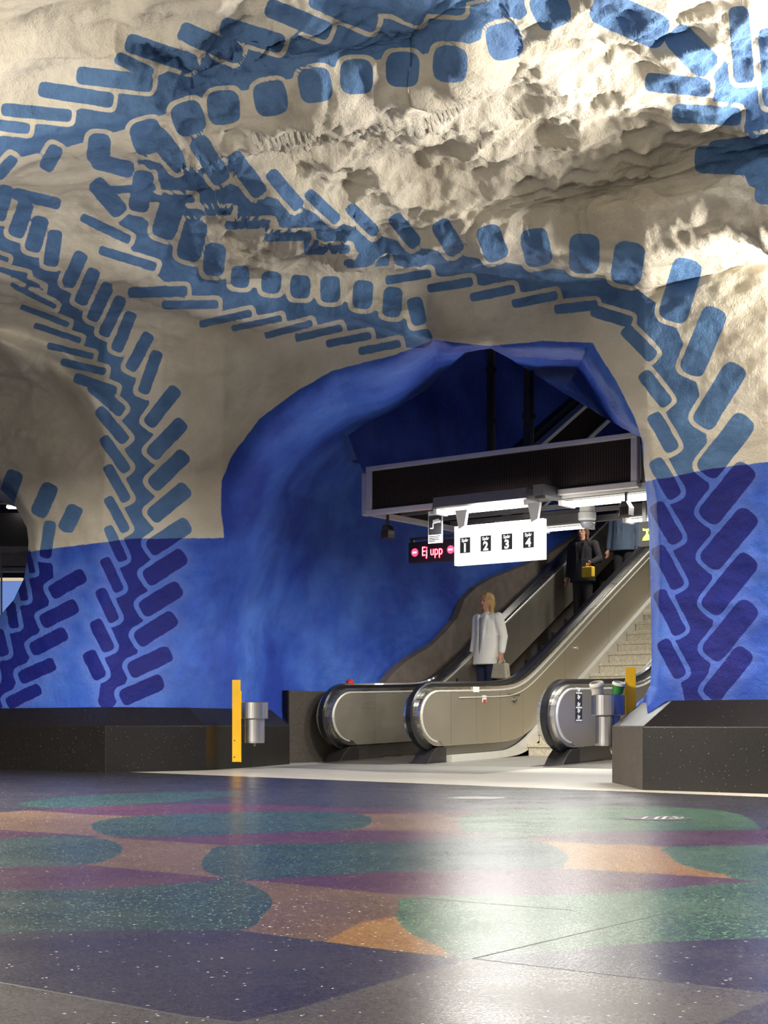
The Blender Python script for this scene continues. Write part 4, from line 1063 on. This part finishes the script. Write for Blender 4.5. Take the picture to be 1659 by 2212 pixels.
def person(label, pos, rz, H=1.72, hair=HAIRB, top=CLOTHW, legs=NAVY, coat_len=.82, hairlen=.12, armL=None, armR=None, turn=0.0, grey=False):
    root = empty('person', pos, rz); tag(root, label, 'person'); k = H / 1.72
    def S(*p): return Vector(p) * k
    wr = {}
    for sd, arm in ((-1, armR), (1, armL)):
        wr[sd] = arm or ((.20*sd, .02, 1.40), (.25*sd, .03, 1.13), (.26*sd, -.03, .89))
    def body(bm):
        # trunk, neck
        capsule(bm, S(0, .01, .95), .135*k, S(0, .0, 1.12), .115*k, (1.15, .8, 1)); capsule(bm, S(0, 0, 1.12), .12*k, S(0, .0, 1.33), .135*k, (1.22, .82, 1))
        capsule(bm, S(-.13, 0, 1.40), .06*k, S(.13, 0, 1.40), .06*k); capsule(bm, S(0, .01, 1.40), .055*k, S(0, -.01, 1.54), .050*k)
        # head with brow, nose, mouth, chin, ears
        ell(bm, S(0, 0, 1.632), (.075*k, .092*k, .098*k)); ell(bm, S(0, -.028, 1.575), (.052*k, .058*k, .058*k)); ell(bm, S(0, -.060, 1.540), (.024*k, .022*k, .020*k))
        capsule(bm, S(0, -.088, 1.638), .008*k, S(0, -.106, 1.603), .013*k, seg=8)
        capsule(bm, S(-.018, -.083, 1.572), .008*k, S(.018, -.083, 1.572), .008*k, seg=8)
        capsule(bm, S(-.042, -.078, 1.655), .011*k, S(.042, -.078, 1.655), .011*k, seg=8)
        for sd in (-1, 1):
            ell(bm, S(.077*sd, .006, 1.610), (.010*k, .020*k, .032*k), 10)
            sh, el, w_ = [S(*p) for p in wr[sd]]
            capsule(bm, sh, .050*k, el, .040*k); capsule(bm, el, .040*k, w_, .026*k)
            hand(bm, w_, (w_ - el), -sd)
            capsule(bm, S(.085*sd, .01, .93), .088*k, S(.095*sd, -.005, .50), .056*k); capsule(bm, S(.095*sd, -.005, .50), .056*k, S(.10*sd, .02, .09), .038*k)
    b = blob('body', body, SKIN, root, .0075, 3)
    def eyes(bm):
        for sd in (-1, 1): ell(bm, S(.030*sd, -.083, 1.634), (.012*k, .008*k, .008*k), 10)
    bm = bmesh.new(); eyes(bm); me = bpy.data.meshes.new('eyes'); bm.to_mesh(me); bm.free(); link('eyes', me, simple('eye', (.05, .04, .03), .2), root)
    def hr(bm):
        ell(bm, S(0, .020, 1.655), (.094*k, .104*k, .106*k)); ell(bm, S(0, .045, 1.60), (.094*k, .078*k, .11*k))
        for sd in (-1, 1): capsule(bm, S(.072*sd, .01, 1.66), .028*k, S(.074*sd, .015, 1.60 - hairlen*.7), .030*k)
        capsule(bm, S(0, .055, 1.60), .065*k, S(0, .06, 1.60 - hairlen), .055*k, (1.2, .7, 1))
        capsule(bm, S(-.05, -.055, 1.715), .022*k, S(.05, -.050, 1.718), .022*k)
    blob('hair', hr, hair, root, .009, 2)
    def tr(bm):
        capsule(bm, S(0, .01, .95), .15*k, S(0, .01, 1.0), .15*k, (1.15, .85, 1))
        for sd in (-1, 1):
            capsule(bm, S(.085*sd, .01, .93), .100*k, S(.095*sd, -.005, .50), .070*k); capsule(bm, S(.095*sd, -.005, .50), .070*k, S(.10*sd, .02, .10), .062*k)
    blob('trousers', tr, legs, root, .012, 3)
    def ct(bm):
        flatcyl(bm, coat_len*k, .225*k, .160*k, 1.16*k, .190*k, .132*k); capsule(bm, S(0, .005, 1.12), .155*k, S(0, .0, 1.32), .155*k, (1.25, .82, 1))
        capsule(bm, S(-.14, .005, 1.395), .075*k, S(.14, .005, 1.395), .075*k); capsule(bm, S(0, .012, 1.40), .078*k, S(0, .012, 1.46), .068*k)
        # lapels, hem thickness and pockets
        for sd in (-1, 1):
            capsule(bm, S(.055*sd, -.135, coat_len + .02), .016*k, S(.045*sd, -.118, 1.20), .018*k); capsule(bm, S(.045*sd, -.118, 1.20), .020*k, S(.075*sd, -.09, 1.43), .024*k)
            sh, el, w_ = [S(*p) for p in wr[sd]]
            capsule(bm, sh, .075*k, el, .060*k); capsule(bm, el, .060*k, el.lerp(w_, .88), .047*k)
    blob('coat', ct, top, root, .011, 4)
    if grey:
        def ins(bm):
            capsule(bm, S(0, -.130, coat_len + .06), .040*k, S(0, -.105, 1.38), .040*k, (1.0, .6, 1))
        o = blob('blouse', ins, CLOTHG, root, .012, 3); tag(o, 'grey blouse showing in the open coat')
    def sh_(bm):
        for sd in (-1, 1): capsule(bm, S(.10*sd, .04, .05), .048*k, S(.105*sd, -.13, .035), .036*k, (1, .9, 1))
    blob('shoes', sh_, SHOE, root, .010, 3)
    return root
def step_z(s):
    kk = math.floor((s - 1.15) / .40); s0 = 1.15 + .40 * kk
    return TILT(s0 + .2) + .02 + INC * sp(s0 + .2 - 2.55, .2), s0 + .2
def on_esc(s, n):
    z, sc_ = step_z(s); return L2W(sc_, n, z)
PR = -math.radians(36.5)
pw = on_esc(3.32, -1.02)
WR = -math.radians(48)
person('woman with blond hair in an open white coat riding the escalator down', pw, WR, 1.80, HAIRB, CLOTHW, NAVY, .76, .17,
       armL=((.20, .02, 1.40), (.27, .05, 1.14), (.30, -.02, .91)), grey=True)
Rz = Matrix.Rotation(WR, 4, 'Z')
hb = pw + Rz @ Vector((.315, -.035, .835))
bg = empty('handbag', hb, WR); tag(bg, 'beige handbag held by the woman in the white coat', 'bag')
mb = MB(); mb.sprism([(-.17, -.24), (.15, -.26), (.12, -.03), (-.12, -.03)], -.05, .05); mb.build('bag_body', BAGM, bg, bevel=.02, seg=3)
mb = MB(); mb.tube([(-.08, 0, -.05), (-.07, 0, .0), (-.03, 0, .045), (.03, 0, .045), (.07, 0, .0), (.08, 0, -.05)], .009, 8); mb.build('handle', BAGM, bg, smooth=True)
p2 = on_esc(5.85, -.78)
person('person in black coat with brown hair standing high on the escalator', p2, PR, 1.66, HAIRD, BLACKC, BLACKC, .80, .16,
       armL=((.20, .02, 1.40), (.29, .02, 1.16), (.24, -.18, 1.08)))
Rz = Matrix.Rotation(PR, 4, 'Z')
yb_ = empty('yellow_bag', p2 + Rz @ Vector((.25, -.27, .93)), PR); tag(yb_, 'small yellow bag held by the person in black', 'bag')
mb = MB(); mb.box(-.10, .09, -.05, .05, -.12, .05); mb.build('bag_body', BAGY, yb_, bevel=.02, seg=3)
mb = MB(); mb.tube([(-.06, 0, .04), (-.04, 0, .12), (.03, 0, .12), (.05, 0, .04)], .007, 8); mb.build('handle', BLACKM, yb_)
person('person in a blue-grey jacket farthest up the escalator', on_esc(6.65, -.48), PR, 1.70, HAIRD, BLUEG, BLACKC, .86, .10)

# ------------------------------------------------------------------ what shows through the far left opening
mb = MB(); mb.box(-14, -4.2, 24.5, 24.7, 0, 5); tag(mb.build('wall_tracks', DARKW), kind='structure')
def far(name, px0, px1, py0, py1, Y, dY, m, lab, cat):
    a = PW(px0, py1, Y); b = PW(px1, py0, Y); mb = MB(); mb.box(a.x, b.x, Y, Y + dY, a.z, b.z); o = mb.build(name, m); tag(o, lab, cat); return o
bl = simple('lit_blue_board', (.12, .22, .62), .5, emit=(.25, .42, 1.0), estr=.55)
far('lit_board', -160, 66, 1256, 1330, 22.0, .1, bl, 'pale blue lit board seen through the far left opening', 'board')
far('black_hood', -200, 75, 1108, 1180, 21.5, .5, BLACKM, 'black hood hanging in the far left opening', 'hood')
far('overhead_beam', -200, 78, 1180, 1190, 21.4, .2, ALUD, 'grey beam under the black hood, far left opening', 'beam')
far('wooden_soffit', -200, 70, 1190, 1222, 23.0, .6, PLAST, 'brown soffit below the grey beam, far left opening', 'soffit')
far('cross_beam', -200, 70, 1226, 1234, 21.8, .2, ALUD, 'thin grey beam above the blue board, far left opening', 'beam')
far('tube_lamp', -200, 48, 1248, 1254, 22.3, .1, simple('yellowish_tube', (.8, .7, .5), .5, emit=(1, .8, .5), estr=.6), 'thin yellowish tube lamp above the blue board', 'lamp')
far('ceiling_conduit', -200, 40, 1086, 1089, 21.0, .06, ALU, 'thin pale conduit above the black hood, far left opening', 'pipe')
far('white_lamp', 14, 40, 1092, 1097, 21.2, .1, TUBEM, 'small white lamp above the black hood, far left opening', 'lamp')
far('thin_pole', 1, 4, 1190, 1330, 21.3, .03, ALUD, 'thin vertical pole in front of the blue board', 'pole')

# ------------------------------------------------------------------ platform lamp rails (out of view above and beside the camera)
def rail(label, p, q, power, count, z, up=.4):
    p, q = Vector(p), Vector(q)
    for i in range(count):
        t = (i + .5) / count; c_ = p.lerp(q, t); ang = math.atan2(q.y - p.y, q.x - p.x); L_ = (q - p).length / count * .92
        r_ = empty('platform_lamp', (c_.x, c_.y, z), ang); tag(r_, label, 'lamp', 'lamps hung over the platform')
        mb = MB(); mb.box(-L_/2, L_/2, -.05, .05, .0, .04); mb.build('housing', WHITEM, r_)
        mb = MB(); mb.tube([(-L_/2, 0, -.02), (L_/2, 0, -.02)], .018, 8); mb.build('tube', TUBEM, r_)
        mb = MB(); mb.box(-.01, .01, -.01, .01, .04, 4.7 - z); mb.build('hanger', ALU, r_)
        a = area('lamp_light', 0, None, L_, .10, power * (1 - up) / count, WARM); a.parent = r_; a.location = (0, 0, -.06)
        if up > 0:
            b_ = area('lamp_uplight', 0, None, L_, .06, power * up / count, WARM); b_.parent = r_; b_.location = (0, 0, .06); b_.rotation_euler = (math.pi, 0, 0)
rail('long tube lamp hung over the platform, out of the picture', (-1.2, 4.7, 0), (3.6, 1.2, 0), PLAT_A, 2, 3.05, .72)
rail('long tube lamp hung right of the picture', (3.5, 9.6, 0), (6.6, 7.3, 0), PLAT_B, 2, 2.45, .75)
rail('long tube lamp hung left of the picture', (-3.1, 8.2, 0), (-6.3, 10.5, 0), PLAT_A * 3.0, 1, 3.2, .10)
